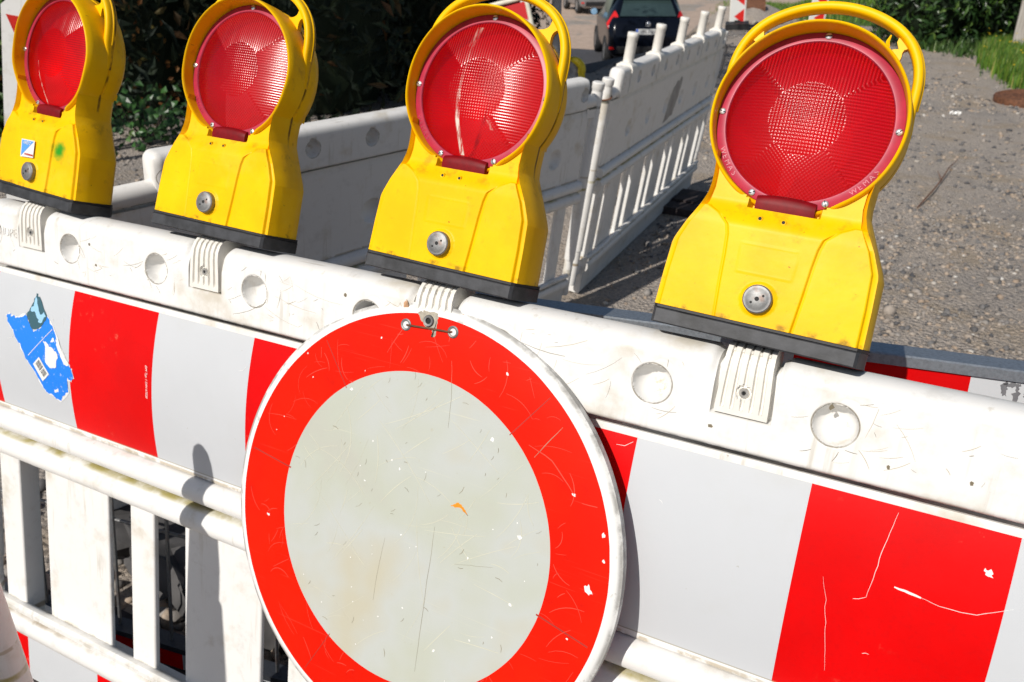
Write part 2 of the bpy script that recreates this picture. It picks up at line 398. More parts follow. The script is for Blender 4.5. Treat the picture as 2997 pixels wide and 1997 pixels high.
def rbox(w0, w1, y0, y1, z0, z1, r=.004):
    """upright bar with rounded edges: profile in x,y carried along z"""
    pr = []
    for cx, cy, a0 in ((w1 - r, y0 + r, -90), (w1 - r, y1 - r, 0), (w0 + r, y1 - r, 90), (w0 + r, y0 + r, 180)):
        for k in range(5): t = rad(a0 + k * 22.5); pr.append((cx + r * math.cos(t), cy + r * math.sin(t)))
    zs = np.linspace(z0, z1, 7); P = np.array([[(x, y, z) for x, y in pr] for z in zs])
    mb = MB(); n = len(pr); mb.grid(P, cv=True); mb.f.append(list(range(n))[::-1]); mb.m.append(0); mb.f.append([(len(zs) - 1) * n + i for i in range(n)]); mb.m.append(0)
    return mb

def bar_prof(zc, r, yc, back):
    """half round bar facing the front"""
    p = [(yc - r * 1.0 * math.cos(t), zc + r * math.sin(t)) for t in np.linspace(-math.pi / 2, math.pi / 2, 13)]
    return p + [(back, zc + r), (back, zc - r)]

XS = np.linspace(0.03, 1.97, 40)
BOT = [(.058, -.778), (.045, -.776), (.026, -.758), (.010, -.741), (.0, -.7355), (-.007, -.7360), (-.0125, -.7405), (-.0120, -.7495), (-.0060, -.7535), (-.0010, -.7550), (-.0010, -.7590),
       (-.0065, -.7610), (-.0125, -.7665), (-.0150, -.7750), (-.0150, -.7850), (-.0120, -.7950), (-.005, -.8015), (.002, -.8045), (.0035, -.8075), (.0035, -.905), (.010, -.910), (.054, -.910), (.062, -.900), (.062, -.79)]

def make_barrier(M, label, film, mat, group, x0=.07):
    root = empty('road_barrier', M, label, 'barrier', group)
    link('top_rail', rail_mesh(film, x0), mat, root, 50)
    if film:
        link('panel', slab(np.linspace(.04, 1.96, 60), np.linspace(-.3445, -.0795, 46), lambda x, z: film_y(z) + .0012 - .0024 * (np.abs(z + .0825) < .0034) - .002 * (z < -.338), .055), mat, root, 40)
        fo = link('reflective_film', slab(np.linspace(.05, 1.95, 80), np.linspace(-.3366, -.0862, 44), lambda x, z: film_y(z), .03), M_FILM, root, 40)
    else:
        big = [.34 + .29 * i for i in range(6)]
        xs = np.array(sorted(set(np.arange(.04, 1.961, .01).round(3)))); zs = np.linspace(-.3445, -.0795, 60)
        def yf(x, z):
            y = np.full_like(x, .016) + .004 * sstep(-.10, -.08, z)
            for i, b in enumerate(big):
                r = np.hypot(x - b, (z + .235) * .9); y = y + np.where(r < .032, .020 * np.sqrt(np.clip(1 - (r / .032) ** 2, 0, 1)), 0)
            return y
        link('panel', slab(xs, zs, yf, .055), mat, root, 40); fo = None
    for zc, r in ((-.3665, .0205), (-.4155, .0225)):
        link('tube_bar', MB().sweep(bar_prof(zc, r, .0145, .05), XS), mat, root, 40)
    for k in range(-1, 5):
        if .19 + .356 * k > 0: link('slat', rbox(.19 + .356 * k, .36 + .356 * k, .010, .020 if film else .026, -.772, -.428, .0035), mat, root, 40)
        if .42 + .356 * k < 1.95: link('slat', rbox(.42 + .356 * k, .478 + .356 * k, .006, .046 if k < 0 else .018 if film else .024, -.772, -.428, .004), mat, root, 40)
    link('bottom_rail', MB().sweep(BOT, XS), mat, root, 35)
    if film: link('lower_film', slab(np.linspace(.05, 1.95, 20), np.linspace(-.902, -.811, 6), lambda x, z: np.full_like(x, .002), .02), M_FILM2, root, 30)
    for x in (-.018, 2.018):                                     # hinge posts at the ends
        mb = MB(); mb.lathe([(0, .012), (.020, .012), (.0235, .009), (.0235, -.012), (.0205, -.016), (.0205, -.022), (.0215, -.03), (.0215, -.70), (.018, -.702), (.018, -.86), (0, -.86)], 20, (x, .03, .005), 'Z')
        for z in (-.09, -.40, -.80): mb.box(min(x, 1 - abs(1 - x)) if x < 1 else 1.95, .05 if x < 1 else x, .015, .045, z - .018, z + .018)
        link('hinge_post', mb, mat, root, 40)
    for e, s_ in ((x0 + .005, -1), (1.925, 1)):
        k_ = .06 if e < .2 or s_ > 0 else .20
        lug = MB(); lug.tube([(e - s_ * .03, .031, -.045), (e, .031, -.048), (e + s_ * k_, .031, -.050), (e + s_ * (k_ + .015), .031, -.052), (e + s_ * (k_ + .025), .031, -.052)], [.026, .0255, .025, .020, .010], 18); link('end_lug', lug, mat, root, 40)
    return root, fo

def make_clip(root, x, k, mat):
    """ribbed adapter that holds a lamp on the rail"""
    pr = [(-.002, -.0265), (-.002, .020), (-.0005, .032), (.004, .0415), (.011, .0478), (.020, .0496), (.044, .0496), (.056, .044), (.062, .03), (.062, -.02), (.03, -.0265)]
    q = np.array(pr); ts = np.r_[0, np.cumsum(np.hypot(*np.diff(q, axis=0).T))]
    tt = np.r_[np.linspace(0, ts[5], 44), ts[6:]]; q = np.stack([np.interp(tt, ts, q[:, 0]), np.interp(tt, ts, q[:, 1])], 1)
    xs = np.linspace(-.029, .029, 93); X = np.broadcast_to(xs[:, None], (93, len(q))).copy(); Y = np.broadcast_to(q[:, 0], X.shape).copy(); Z = np.broadcast_to(q[:, 1], X.shape).copy()
    wide = 1 - .10 * sstep(-.02, .05, Z); ph = (X / .0290 * 2.75)                       # grooves between five ribs
    g = np.clip(1 - np.abs(((ph + .5 + 10) % 1.0) - .5) / .20, 0, 1); g = sstep(0, 1, g * 1.6)
    bolt = np.hypot(X, Z) < .0085
    on = (Z > -.0195) * (Y < .03) * (np.abs(X) < .027)
    dep = .0042 * g * on; dep = np.where(bolt, .0035 * on, dep)
    Y = Y + dep * (Z < .045); Z = Z - dep * .8 * (Y > .006) * (Z > .03)
    mb = MB(); mb.grid(np.stack([X * wide, Y, Z], -1), cv=True); n = len(q); mb.f.append(list(range(n))); mb.m.append(0); mb.f.append([92 * n + i for i in range(n)][::-1]); mb.m.append(0)
    me = mb.mesh('lamp_clip'); me.transform(Matrix.Translation((x, 0, 0)))
    o = link('lamp_clip', me, mat, root, 35)
    b = MB(); b.lathe([(0, .0012), (.0024, .0012), (.0026, -.0012), (.0052, -.0012), (.0060, .0005), (.0060, .004)], 20, (x, .0, .0))
    link('bolt', b, M_SCREW, o, 30)
    h = MB(); h.lathe([(0, -.0008), (.0022, -.0008)], 6, (x, .0004, 0)); link('bolt_socket', h, M_DARKHOLE, o, 0)
    return o

GRP_B = 'white plastic road barriers'
front, film_o = make_barrier(LB @ Matrix.Translation((-.2, 0, 0)), 'big white barrier in front with red and white film and four lamps on its rail', True, M_WHITE, GRP_B)
for i, x in enumerate(CLIPS[:4]): make_clip(front, x, i, M_CLIP)
RZ = Matrix.Rotation(rad(90), 4, 'X')                               # text lying in x,y -> standing in x,z facing -y
tm = text_mesh('HDPE', .022, Matrix.Translation((.138, -.0004, -.0085)) @ Matrix.Scale(.85, 4, (1, 0, 0)) @ RZ, .0006)
link('embossed_letters', tm, M_WHITE, child(front, 'top_rail')[0], 0)
tm = text_mesh('DM Typ 1 DIN 67520', .0062, Matrix.Translation((.2 + .2698, film_y(-.203) - .0006, -.203)) @ Matrix.Rotation(rad(90), 4, 'Y') @ RZ, .0001, .2)
absorb(film_o, [(tm, M_WHITEPAINT)])

# torn blue label on the film
lab = empty('torn_label', LB, 'torn blue paper label with a barcode stuck on the white stripe of the front barrier', 'sticker')
def paper_mat(name, col, worn=(.75, .76, .78), amt=.5):
    t = NT(name); return t.fin(t.mix(t.math('MULTIPLY', t.ramp(t.noise(110, 8, .7), .60, .68), amt), col, worn), .6)
MP = [paper_mat('blue_paper', (.006, .20, .84)), paper_mat('white_paper', (.74, .74, .72), (.5, .5, .5), .3), paper_mat('teal_print', (.03, .10, .13), (.55, .65, .70), .9), M_DARKHOLE, paper_mat('light_blue_print', (.30, .55, .75))]
def rough_edge(pts, amp=.0016, sub=4):
    o = []; n = len(pts)
    for i in range(n):
        a, b = np.array(pts[i]), np.array(pts[(i + 1) % n])
        for k in range(sub): o.append(tuple(a + (b - a) * k / sub + (rng.normal(0, amp, 2) if k else 0)))
    return o
BLUE = [(-.087, -.1625), (-.0789, -.1579), (-.0691, -.1584), (-.0521, -.159), (-.0361, -.1506), (-.0311, -.1535), (-.0163, -.1723), (-.0122, -.1777), (.0033, -.1685), (.0218, -.1435), (.0396, -.1614), (.0478, -.175), (.058, -.1928), (.0691, -.2059), (.0814, -.2165), (.0858, -.2256), (.0906, -.2387), (.0828, -.2453), (.0745, -.2408), (.07, -.2548), (.0747, -.2683), (.0597, -.2768), (.0523, -.2895), (.0367, -.2866), (.0264, -.2816), (.0145, -.282), (.0029, -.2674), (-.0127, -.2479), (-.0292, -.232), (-.0407, -.2152), (-.0572, -.1994), (-.0665, -.1869), (-.0772, -.1764)]
TEAL = [(-.0122, -.1088), (-.0011, -.1158), (.0218, -.1435), (.0053, -.165), (-.0163, -.1723), (-.034, -.1478), (-.0263, -.1418), (-.0156, -.1229)]
HOLE = [(.0144, -.1863), (.0237, -.1891), (.0397, -.1951), (.0521, -.2034), (.0483, -.2277), (.0344, -.2323), (.024, -.2283), (.0190, -.2180), (.0372, -.2034), (.0233, -.2095), (.019, -.1932)]
def strip_tri(name, pts, off, mat, parent, amp=.0014):
    bm = bmesh.new(); vs = [bm.verts.new((x, 0, z)) for x, z in rough_edge(pts, amp)]
    f = bm.faces.new(vs); bmesh.ops.triangulate(bm, faces=[f])
    bmesh.ops.subdivide_edges(bm, edges=bm.edges, cuts=2, use_grid_fill=True)
    for v in bm.verts: v.co.y = float(film_y(v.co.z)) - off
    bmesh.ops.recalc_face_normals(bm, faces=bm.faces)
    r = bmesh.ops.extrude_face_region(bm, geom=list(bm.faces))
    for v in [g for g in r['geom'] if isinstance(g, bmesh.types.BMVert)]: v.co.y += .00025
    me = bpy.data.meshes.new(name); bm.to_mesh(me); bm.free(); return link(name, me, mat, parent, 0)
strip_tri('paper', [(x * 1.03 - .0004, (z + .21) * 1.02 - .2095) for x, z in BLUE], .0005, MP[1], lab, .0022)
strip_tri('blue_layer', BLUE, .0008, MP[0], lab)
strip_tri('printed_picture', TEAL, .0011, MP[2], lab)
strip_tri('picture_highlight', [(-.0125, -.114), (-.004, -.130), (.003, -.143), (.012, -.137), (.019, -.143), (.006, -.158), (-.004, -.150), (-.012, -.140), (-.022, -.141)], .0013, MP[4], lab)
strip_tri('bare_patch', HOLE, .0012, MP[1], lab)
strip_tri('bare_edge', [(.049, -.176), (.056, -.180), (.072, -.203), (.082, -.2165), (.070, -.219), (.060, -.206), (.052, -.192)], .0012, MP[1], lab)
bc = strip_tri('barcode', [(.0032, -.2186), (.0278, -.2452), (.0084, -.2628), (-.0139, -.2351)], .0013, MP[1], lab, .0001)
mb = MB(); a, b, c = np.array((.0032, -.2186)), np.array((.0278, -.2452)), np.array((-.0139, -.2351))
for k in range(17):
    if k in (9,): continue
    t0 = .10 + k * .048; w = .012 + .018 * rng.random(); p = a + (b - a) * t0; q = a + (b - a) * (t0 + w); d = (c - a)
    mb.poly([tuple(p + d * .15), tuple(q + d * .15), tuple(q + d * .7), tuple(p + d * .7)], -.0016, .0001, yfn=lambda x, z: float(film_y(z)))
absorb(bc, [(mb, M_DARKHOLE)])
mb = MB(); p0, p1 = np.array((.0364, -.1635)), np.array((-.0253, -.2207))
for k in range(22):
    p = p0 + (p1 - p0) * k / 21; mb.poly([tuple(p + (-.0012, -.001)), tuple(p + (.0002, -.0016)), tuple(p + (.0016, .001)), tuple(p + (.0002, .0016))], -.0012, .0001, yfn=lambda x, z: float(film_y(z)))
absorb(child(lab, 'blue_layer')[0], [(mb, MP[1])])
def stroke(mb, pts, w, y, yfn=None, taper=True):
    n = len(pts)
    for i in range(n - 1):
        a, b = np.array(pts[i], float), np.array(pts[i + 1], float); d = b - a; nn = np.array([-d[1], d[0]]) / (np.linalg.norm(d) + 1e-9)
        wa = w * (.35 + .65 * math.sin(math.pi * (i + .3) / (n))) if taper else w; wb_ = w * (.35 + .65 * math.sin(math.pi * (i + 1.3) / n)) if taper else w
        mb.poly([tuple(a - nn * wa / 2), tuple(b - nn * wb_ / 2), tuple(b + nn * wb_ / 2), tuple(a + nn * wa / 2)], y, .00012, yfn=yfn)
def curve2(pts, n=14):
    P = np.array(pts, float); t = np.r_[0, np.cumsum(np.hypot(*np.diff(P, axis=0).T))]; u = np.linspace(0, t[-1], n)
    Q = np.stack([np.interp(u, t, P[:, 0]), np.interp(u, t, P[:, 1])], 1); Q[1:-1] += rng.normal(0, .00035, (n - 2, 2)); return Q
mb = MB(); dk = MB()                                              # scuffs on the top rail
for k in range(210):
    d = DIMS[rng.integers(0, 8)] if k % 3 else rng.uniform(.12, 1.7); x = d + rng.normal(.045, .03); z = rng.uniform(-.055, .02); L = rng.uniform(.004, .03) if k % 7 else rng.uniform(.04, .10); a_ = rng.choice([.15, .35, -.1, -.35, 1.2, 2.0]) + rng.normal(0, .12)
    pts = [(x + L * f * math.cos(a_ + .2 * f), z + L * f * math.sin(a_ + .2 * f)) for f in np.linspace(0, 1, 5)]
    pts = [p for p in pts if -.058 < p[1] < .021 and min(math.hypot(p[0] - q, p[1] + .0127) for q in DIMS) > .0255 and min(abs(p[0] - c) for c in CLIPS) > .045]
    if len(pts) > 2: stroke(mb if k % 3 else dk, pts, rng.uniform(.00025, .0007), -.00012)
for px, pz in ((1.555, -.043), (1.49, .006), (.36, -.03), (.345, .002), (1.37, -.046), (1.405, -.022), (.86, .012), (1.63, -.04)):
    dk.poly([(px + math.cos(u) * rng.uniform(.001, .0035), pz + math.sin(u) * rng.uniform(.001, .004)) for u in np.linspace(0, 6.28, 8)[:-1]], -.00012, .0001)
ru = MB()
for px, pz, w_, h_ in ((.9585, .010, .004, .013), (1.0425, .002, .005, .017), (1.0450, .014, .003, .006), (.955, -.006, .003, .006)):
    ru.poly(rough_edge([(px + math.cos(u) * w_, pz + math.sin(u) * h_) for u in np.linspace(0, 6.28, 10)[:-1]], .0011, 3), -.0007, .0001)
absorb(child(front, 'top_rail')[0], [(ru, simple('rust_stain', (.42, .24, .13), .8, .4, 120)), (mb, simple('pale_brown_scuff', (.42, .36, .26), .7, .2)), (dk, simple('dark_scuff', (.17, .14, .09), .7, .3))])
mb = MB(); fy = lambda x, z: float(film_y(z))
stroke(mb, curve2([(1.3739, -.095), (1.3673, -.1352), (1.3648, -.1653), (1.3615, -.1923)]), .0005, -.0004, fy)
stroke(mb, [(1.3615, -.1923), (1.355, -.1965), (1.3495, -.1982)], .0005, -.0004, fy)
stroke(mb, curve2([(1.3162, -.1841), (1.3240, -.2102), (1.3300, -.2502), (1.3376, -.2954)]), .0003, -.0004, fy)
stroke(mb, curve2([(1.3855, -.172), (1.398, -.1735), (1.412, -.1752)], 6), .0027, -.0004, fy)
stroke(mb, curve2([(1.41, -.1748), (1.4306, -.1789), (1.4621, -.1758), (1.4934, -.1589)]), .0005, -.0004, fy)
mb.poly(rough_edge([(1.461, -.126), (1.468, -.128), (1.470, -.134), (1.463, -.133)], .001), -.0004, .0001, yfn=fy)
for k in range(12):
    x, z = rng.uniform(-.1, 1.55), rng.uniform(-.32, -.1); a_ = rng.uniform(0, 3.14); L = rng.uniform(.004, .03)
    stroke(mb, [(x, z), (x + L * .5 * math.cos(a_), z + L * .5 * math.sin(a_)), (x + L * math.cos(a_ + .3), z + L * math.sin(a_ + .3))], .0005, -.0004, fy)
me = mb.mesh('scratches'); me.transform(Matrix.Translation((.2, 0, 0))); absorb(film_o, [(me, M_WHITEPAINT)])

# the two barriers behind, running away from the first
M_b = Matrix.Translation((.1346, 2.4907, 0)) ; d2 = Vector((-.0439, .99904, 0)); n2 = Vector((.99904, .0439, 0))
def rear_matrix(p_rail, dirv, lean):
    """p_rail: rail-top point of local x=0; local x along dirv, front faces right"""
    ex = dirv.normalized(); ez = Vector((0, 0, 1)); ez = (ez - ez.dot(ex) * ex).normalized(); ey = ez.cross(ex)
    m = Matrix((ex, ey, ez)).transposed().to_4x4(); m = m @ Matrix.Rotation(rad(lean), 4, 'X')
    m.translation = p_rail; return m @ Matrix.Translation((0, -.0315, -.042))
Pb = Vector((.1346, 2.4907, .95)) - d2 * .2
rear_b, _ = make_barrier(rear_matrix(Pb, d2, 8.4), 'far white barrier with five empty lamp posts standing on its rail', False, M_WHITE_OLD, GRP_B)
Pr = Vector((.1346, 2.4907, 0)) + d2 * -.40 + Vector((0, 0, .955)); Pl = Vector((.1346, 2.4907, 0)) + d2 * -2.05 + n2 * -.43 + Vector((0, 0, .980))
dA = (Pr - Pl); rear_a, _ = make_barrier(rear_matrix(Pl - dA.normalized() * .27, dA, 8.2), 'dirty white barrier behind the two middle lamps without any posts on its rail', False, M_WHITE_OLD, GRP_B, .27)
for x in CLIPS:                                                 # empty lamp posts on the far barrier
    mb = MB(); mb.sweep([(-.004, -.06), (-.004, .03), (.003, .046), (.014, .052), (.05, .052), (.067, .04), (.067, -.04), (.063, -.04), (.063, .03), (.0, .03), (.0, -.06)][::-1], np.linspace(x - .033, x + .033, 4))
    mb.lathe([(.0, .164), (.020, .164), (.0225, .161), (.0225, .146), (.0210, .144), (.0210, .05)], 24, (x, .032, 0), 'Z')
    o = link('lamp_post', mb, M_CLIP, rear_b, 40)
    h = MB()
    for a_ in (-1.15, -1.75): h.lathe([(0, 0), (.0035, 0)], 10, (x + .0219 * math.cos(a_), .032 + .0219 * math.sin(a_) - .0002, .132))
    absorb(o, [(h, M_DARKHOLE)])
# wire tie between the hinge posts, and the hook at the far end
mb = MB(); t = np.linspace(-.5, 3.9, 22)
mb.tube([(-.018 + .0238 * math.cos(a), .03 - .0238 * math.sin(a), -.045 - .006 * a) for a in t] + [(-.055, .050, -.070), (-.085, .052, -.075)], .0030, 8)
link('wire_tie', mb, M_RUST, rear_b, 40)
mb = MB(); mb.tube([(1.99, .0, -.05), (2.03, -.004, -.07), (2.035, -.004, -.22), (2.0, -.004, -.24)], .004, 8); link('hook', mb, M_ROD, rear_b, 40)
for c in child(rear_a, 'hinge_post')[:1]: bpy.data.objects.remove(c)
mb = MB(); mb.lathe([(0, -.03), (.012, -.028), (.018, -.018), (.019, -.006), (.014, .004), (.012, .03)], 20, (.0, .005, -.088)); link('end_knob', mb, M_WHITE_OLD, rear_a, 40)

# soot patch on the far panel
t = NT('sooty_patch'); t.fin(t.mix(t.ramp(t.noise(16, 5), .3, .7), (.30, .27, .25), (.42, .40, .37)), .7)
mb = MB(); mb.poly(rough_edge([(.93, -.325), (.98, -.20), (1.06, -.135), (1.15, -.13), (1.14, -.22), (1.09, -.31)], .006), .0150, .0004)
link('stain', mb, t.mat, child(rear_b, 'panel')[0], 0)

# barrier running towards the viewer at the left, edge-on to the sun: its end shows at the lower left and throws the upright shadow
ex = Vector((.10, .995, 0)).normalized(); ey = Vector((0, 0, 1)).cross(ex)
Mc = Matrix((ex, ey, Vector((0, 0, 1)))).transposed().to_4x4(); Mc.translation = Vector((.352, -.366, .862))
side = copy_tree(front); side.matrix_world = Mc @ Matrix.Translation((-2.04, 0, 0))
side['label'] = 'white barrier whose shaded end is cut off at the lower left corner'
for c in child(side, 'hinge_post')[1:]: bpy.data.objects.remove(c)
mb = MB(); mb.lathe([(.0, .105), (.010, .103), (.0165, .094), (.0200, .080), (.0215, .05), (.0235, .02), (.0235, -.86), (0, -.86)], 24, (2.016, .03, 0), 'Z'); link('hinge_post', mb, M_WHITE_OLD, side, 40)

# ------------------------------------------------------------ warning lamps
HZ = .244
def lamp_w(z):   # half width of the front face
    return np.interp(z, [.0, .0205, .060, .0965, .118, .1416, .160, .175, .19], [.1066, .1066, .1056, .1030, .0945, .0800, .0770, .0775, .080])
def lamp_ws(z):  # half width of the ridge on the sides
    return np.interp(z, [.0, .0205, .092, .102, .153, .166, .19], [.1165, .1165, .1140, .1105, .0870, .0855, .086])

def lamp_body():
    zs = np.unique(np.r_[np.linspace(.0205, .20, 134)])
    # u<0 left .. u>0 right, edge columns rounded
    ug = .45; u = np.sin(np.linspace(-1, 1, 131) * math.pi / 2 * .92) / math.sin(math.pi / 2 * .92)
    u = np.unique(np.r_[u, [s_ * (ug + k) for s_ in (-1, 1) for k in (-.030, -.022, -.016, -.011, -.007, -.0035, 0, .0035, .007, .011, .016, .022, .030, .04)]].round(5))
    rows = []
    for z in zs:
        w, ws = float(lamp_w(z)), float(lamp_ws(z))
        # raised middle with arcs at its upper end, pockets at the sides
        gx = np.interp(z, [.02, .06, .09, .110, .1209, .1317, .1385], [.0400, .0432, .0450, .0470, .0500, .0610, .0745])
        sg_u = np.sign(u); x = np.where(np.abs(u) < ug, u / ug * gx - .0018, sg_u * (gx + (np.abs(u) - ug) / (1 - ug) * (w - gx)) - .0018 * (1 - np.abs(u)) / (1 - ug))
        y = np.full_like(x, -.0305)
        inmid = sstep(.0016, -.0010, np.abs(x + .0018) - gx) if z < .1385 else np.ones_like(x)
        y += .0026 * (1 - inmid)
        crease = np.exp(-((np.abs(x + .0018) - gx - .0012) / .0014) ** 2) if z < .1385 else 0
        y += .0008 * crease
        y += .0135 * sstep(.119, .150, z) * (.25 + .75 * inmid)            # shelf sloping back under the lens
        dx, dz = np.abs(x + .002) - .0288, abs(z - .0890) - .0155; dd = np.maximum(dx, dz)
        y -= .0002 * sstep(.0011, .0, dd) + .00028 * np.exp(-((dd) / .0007) ** 2)
        rl = np.hypot(x + .001, z - .0477); y -= .0022 * sstep(.0185, .0170, rl)          # collar round the lock
        r = np.hypot(x, z - HZ); y = np.where((r < .0966), np.maximum(y, .0425), y)        # open for the lens
        y = np.where((np.abs(x) < .0355) & (z > .1435) & (z < .17), np.maximum(y, -.003), y)   # notch for the neck
        edge = sstep(.972, 1.0, np.abs(u)); y += .0045 * edge ** 2
        ring = [(a, b, z) for a, b in zip(x, y)]
        yb = .040
        side_r = [(w + (ws - w) * .45, -.0235, z), (w + (ws - w) * .8, -.012, z), (ws, .004, z), (ws - .0006, .020, z), (ws - .003, .036, z), (ws - .012, .046, z)]
        ring += side_r + [(x_, .050, z) for x_ in np.linspace(ws * .7, -ws * .7, 7)] + [(-a, b, c) for a, b, c in side_r[::-1]]
        rows.append(ring)
    mb = MB(); P = np.array(rows); mb.grid(P, cv=True); n = P.shape[1]
    mb.f.append(list(range(n))[::-1]); mb.m.append(0); mb.f.append([(len(zs) - 1) * n + i for i in range(n)]); mb.m.append(0)
    return mb

def hood_mesh():
    n = 160; t = np.linspace(0, 2 * math.pi, n, endpoint=False)          # angle from +x towards +z
    P = []
    for a in t:
        up = math.sin(a); y0 = -.029 - .008 * max(0, up) ** 1.3 + .005 * float(sstep(-.15, -.75, up))           # the rim reaches further out at the top
        dn = sstep(math.radians(36), math.radians(19), abs(math.atan2(math.sin(a + math.pi / 2), math.cos(a + math.pi / 2))))
        y0 = y0 * (1 - dn) + (-.0105) * dn
        ro = .1004
        pr = [(.0955, -.001), (.0960, -.007), (.0968, y0 + .004), (.0972, y0 + .001), (.0982, y0), (.0994, y0 + .0006), (ro, y0 + .002), (ro + .0010, y0 + .012), (ro + .0016, .004), (ro + .0008, .0108), (ro - .0012, .0122), (ro - .0012, .0134), (ro + .0010, .0150), (ro + .0012, .026), (.097, .040), (.085, .0505), (.05, .058), (.0, .060)]
        P.append([(r * math.cos(a), y, HZ + r * math.sin(a)) for r, y in pr])
    mb = MB(); mb.grid(np.array(P), cu=True); return mb

def handle_mesh(broken=False):
    mb = MB(); a = np.linspace(rad(-8), rad(188), 71); path = []; wr = []
    for t in a:
        s_ = math.sin(t); lift = sstep(.12, .88, s_); r = .0975 + .0258 * float(lift)
        path.append((r * math.cos(t), .010 - .004 * s_, .249 + r * math.sin(t) * 1.0))
    P = []; path = np.array(path); T = np.gradient(path, axis=0); T /= np.linalg.norm(T, axis=1)[:, None]
    N = np.cross(T, np.array([0, 1.0, 0])); sec = []
    for k in range(24):                                                   # section: two soft ridges
        q = 2 * math.pi * k / 24; c_, s2 = math.cos(q), math.sin(q)
        sec.append((np.sign(c_) * abs(c_) ** .7 * .0098, np.sign(s2) * abs(s2) ** .7 * .0052))
    for p, nrm, t in zip(path, N, a): k_ = .55 + .45 * float(sstep(-.05, .35, math.sin(t))); P.append([p + np.array([0, 1, 0]) * u_ * k_ + nrm * v_ for u_, v_ in sec])
    mb.grid(np.array(P), cv=True)
    mb.tube((path + N * .0046 * np.sign((N * (path - np.array([0, 0, .249]))).sum(1))[:, None] + np.array([0, .0016, 0]))[8:-8], .0020, 8)
    for t in (rad(50), rad(131)):                                         # struts down to the head
        c_, s_ = math.cos(t), math.sin(t); q = []
        for j, f in enumerate(np.linspace(0, 1, 9)):
            r = .0985 + f * .026; wd = .0050 + .0085 * (abs(2 * f - 1) ** 1.8)
            if broken and t < 1 and .45 < f < .6: wd *= .55
            ctr = np.array([r * c_, .008, .2465 + r * s_]); tan = np.array([-s_, 0, c_])
            if broken and t < 1 and f > .5: ctr = ctr + tan * .004
            q.append([ctr + tan * sx * wd + np.array([0, sy, 0]) * .0040 for sx, sy in ((-1, -1), (1, -1), (1, 1), (-1, 1))])
        mb.grid(np.array(q), cv=True)
    if broken:
        c_, s_ = math.cos(rad(57)), math.sin(rad(57))
        mb.tube([(.1065 * c_, .006, .2465 + .1065 * s_), (.111 * c_ - .003, .003, .2475 + .111 * s_), (.118 * c_ - .005, .001, .2475 + .118 * s_)], [.0028, .0020, .0008], 6)
    return mb

def lens_mesh():
    R0 = .0862; st = .00062; m = int(R0 / st) + 1; ax = np.arange(-m, m + 1) * st
    X, Z = np.meshgrid(ax, ax, indexing='ij'); r = np.hypot(X, Z)
    k = np.where(r > R0, R0 / np.maximum(r, 1e-9), 1); X, Z = X * k, Z * k; r = np.minimum(r, R0)
    dome = .0150 * (1 - (r / R0) ** 2)
    pt = .0036; w = 2 * math.pi / pt
    ang = np.degrees(np.arctan2(Z, X)); top = np.abs(ang - 90) < 50; bot = np.abs(ang + 90) < 42; lr = ~(top | bot)
    ribx = np.abs(np.cos(X * w / 2)) ** .8; ribz = np.abs(np.cos(Z * w / 2)) ** .8
    dots = np.clip(ribx * ribz, 0, 1) ** 1.5; fx = np.cos(X * w * 1.5) * np.cos(Z * w * 1.5)
    h = np.where(top, .00055 * ribx, np.where(lr, .00045 * ribz, .00020 * np.cos(X * w * .8) * np.cos(Z * w * .8) + .0002)); h += np.where(top | lr, .00007 * fx, 0)
    ctr = r < .0385; h = np.where(ctr, .00055 * dots, h)
    line = np.abs(np.abs(np.degrees(np.arctan2(np.abs(X), Z))) - 50) < 1.6; line2 = np.abs(np.degrees(np.arctan2(np.abs(X), -Z)) - 42) < 1.6
    ld = np.clip(np.cos(r * w * .8), 0, 1)
    h = np.where((line | line2) & ~ctr, .00022 * ld + .0002, h)
    h *= sstep(R0, R0 - .0016, r)
    y = -.0095 - dome * 1.0 - h
    mb = MB(); n = len(ax); keep = np.hypot(*np.meshgrid(ax, ax, indexing='ij')) < R0 + st * 1.5
    idx = -np.ones((n, n), int); idx[keep] = np.arange(keep.sum())
    q = np.stack([idx[:-1, :-1], idx[:-1, 1:], idx[1:, 1:], idx[1:, :-1]], -1).reshape(-1, 4); q = q[(q >= 0).all(1)]
    me = bpy.data.meshes.new('lens'); me.from_pydata(np.stack([X[keep], y[keep], Z[keep] + HZ], 1).tolist(), [], q[:, ::-1].tolist())
    th = np.where(ctr, dots, np.where(line | line2, ld, np.where(top, ribx, np.where(lr, ribz, .35 + .3 * np.cos(X * w * .8) * np.cos(Z * w * .8))))); th = np.where(r > R0 - .0012, .1, th)
    th = th * (.75 + .25 * np.cos(X * w * 1.5) * np.cos(Z * w * 1.5)) if True else th
    th = np.where(bot & ~ctr & (X > -.012), .35 + .65 * th, th) * np.where((X < 0) & lr | (X < -.012) & bot & ~ctr, .55, 1.0)  # left sectors made clearer, imitating sunlight let through the lens
    at_ = me.attributes.new('rib_light', 'FLOAT', 'POINT'); at_.data.foreach_set('value', th[keep].astype(np.float32)); return me

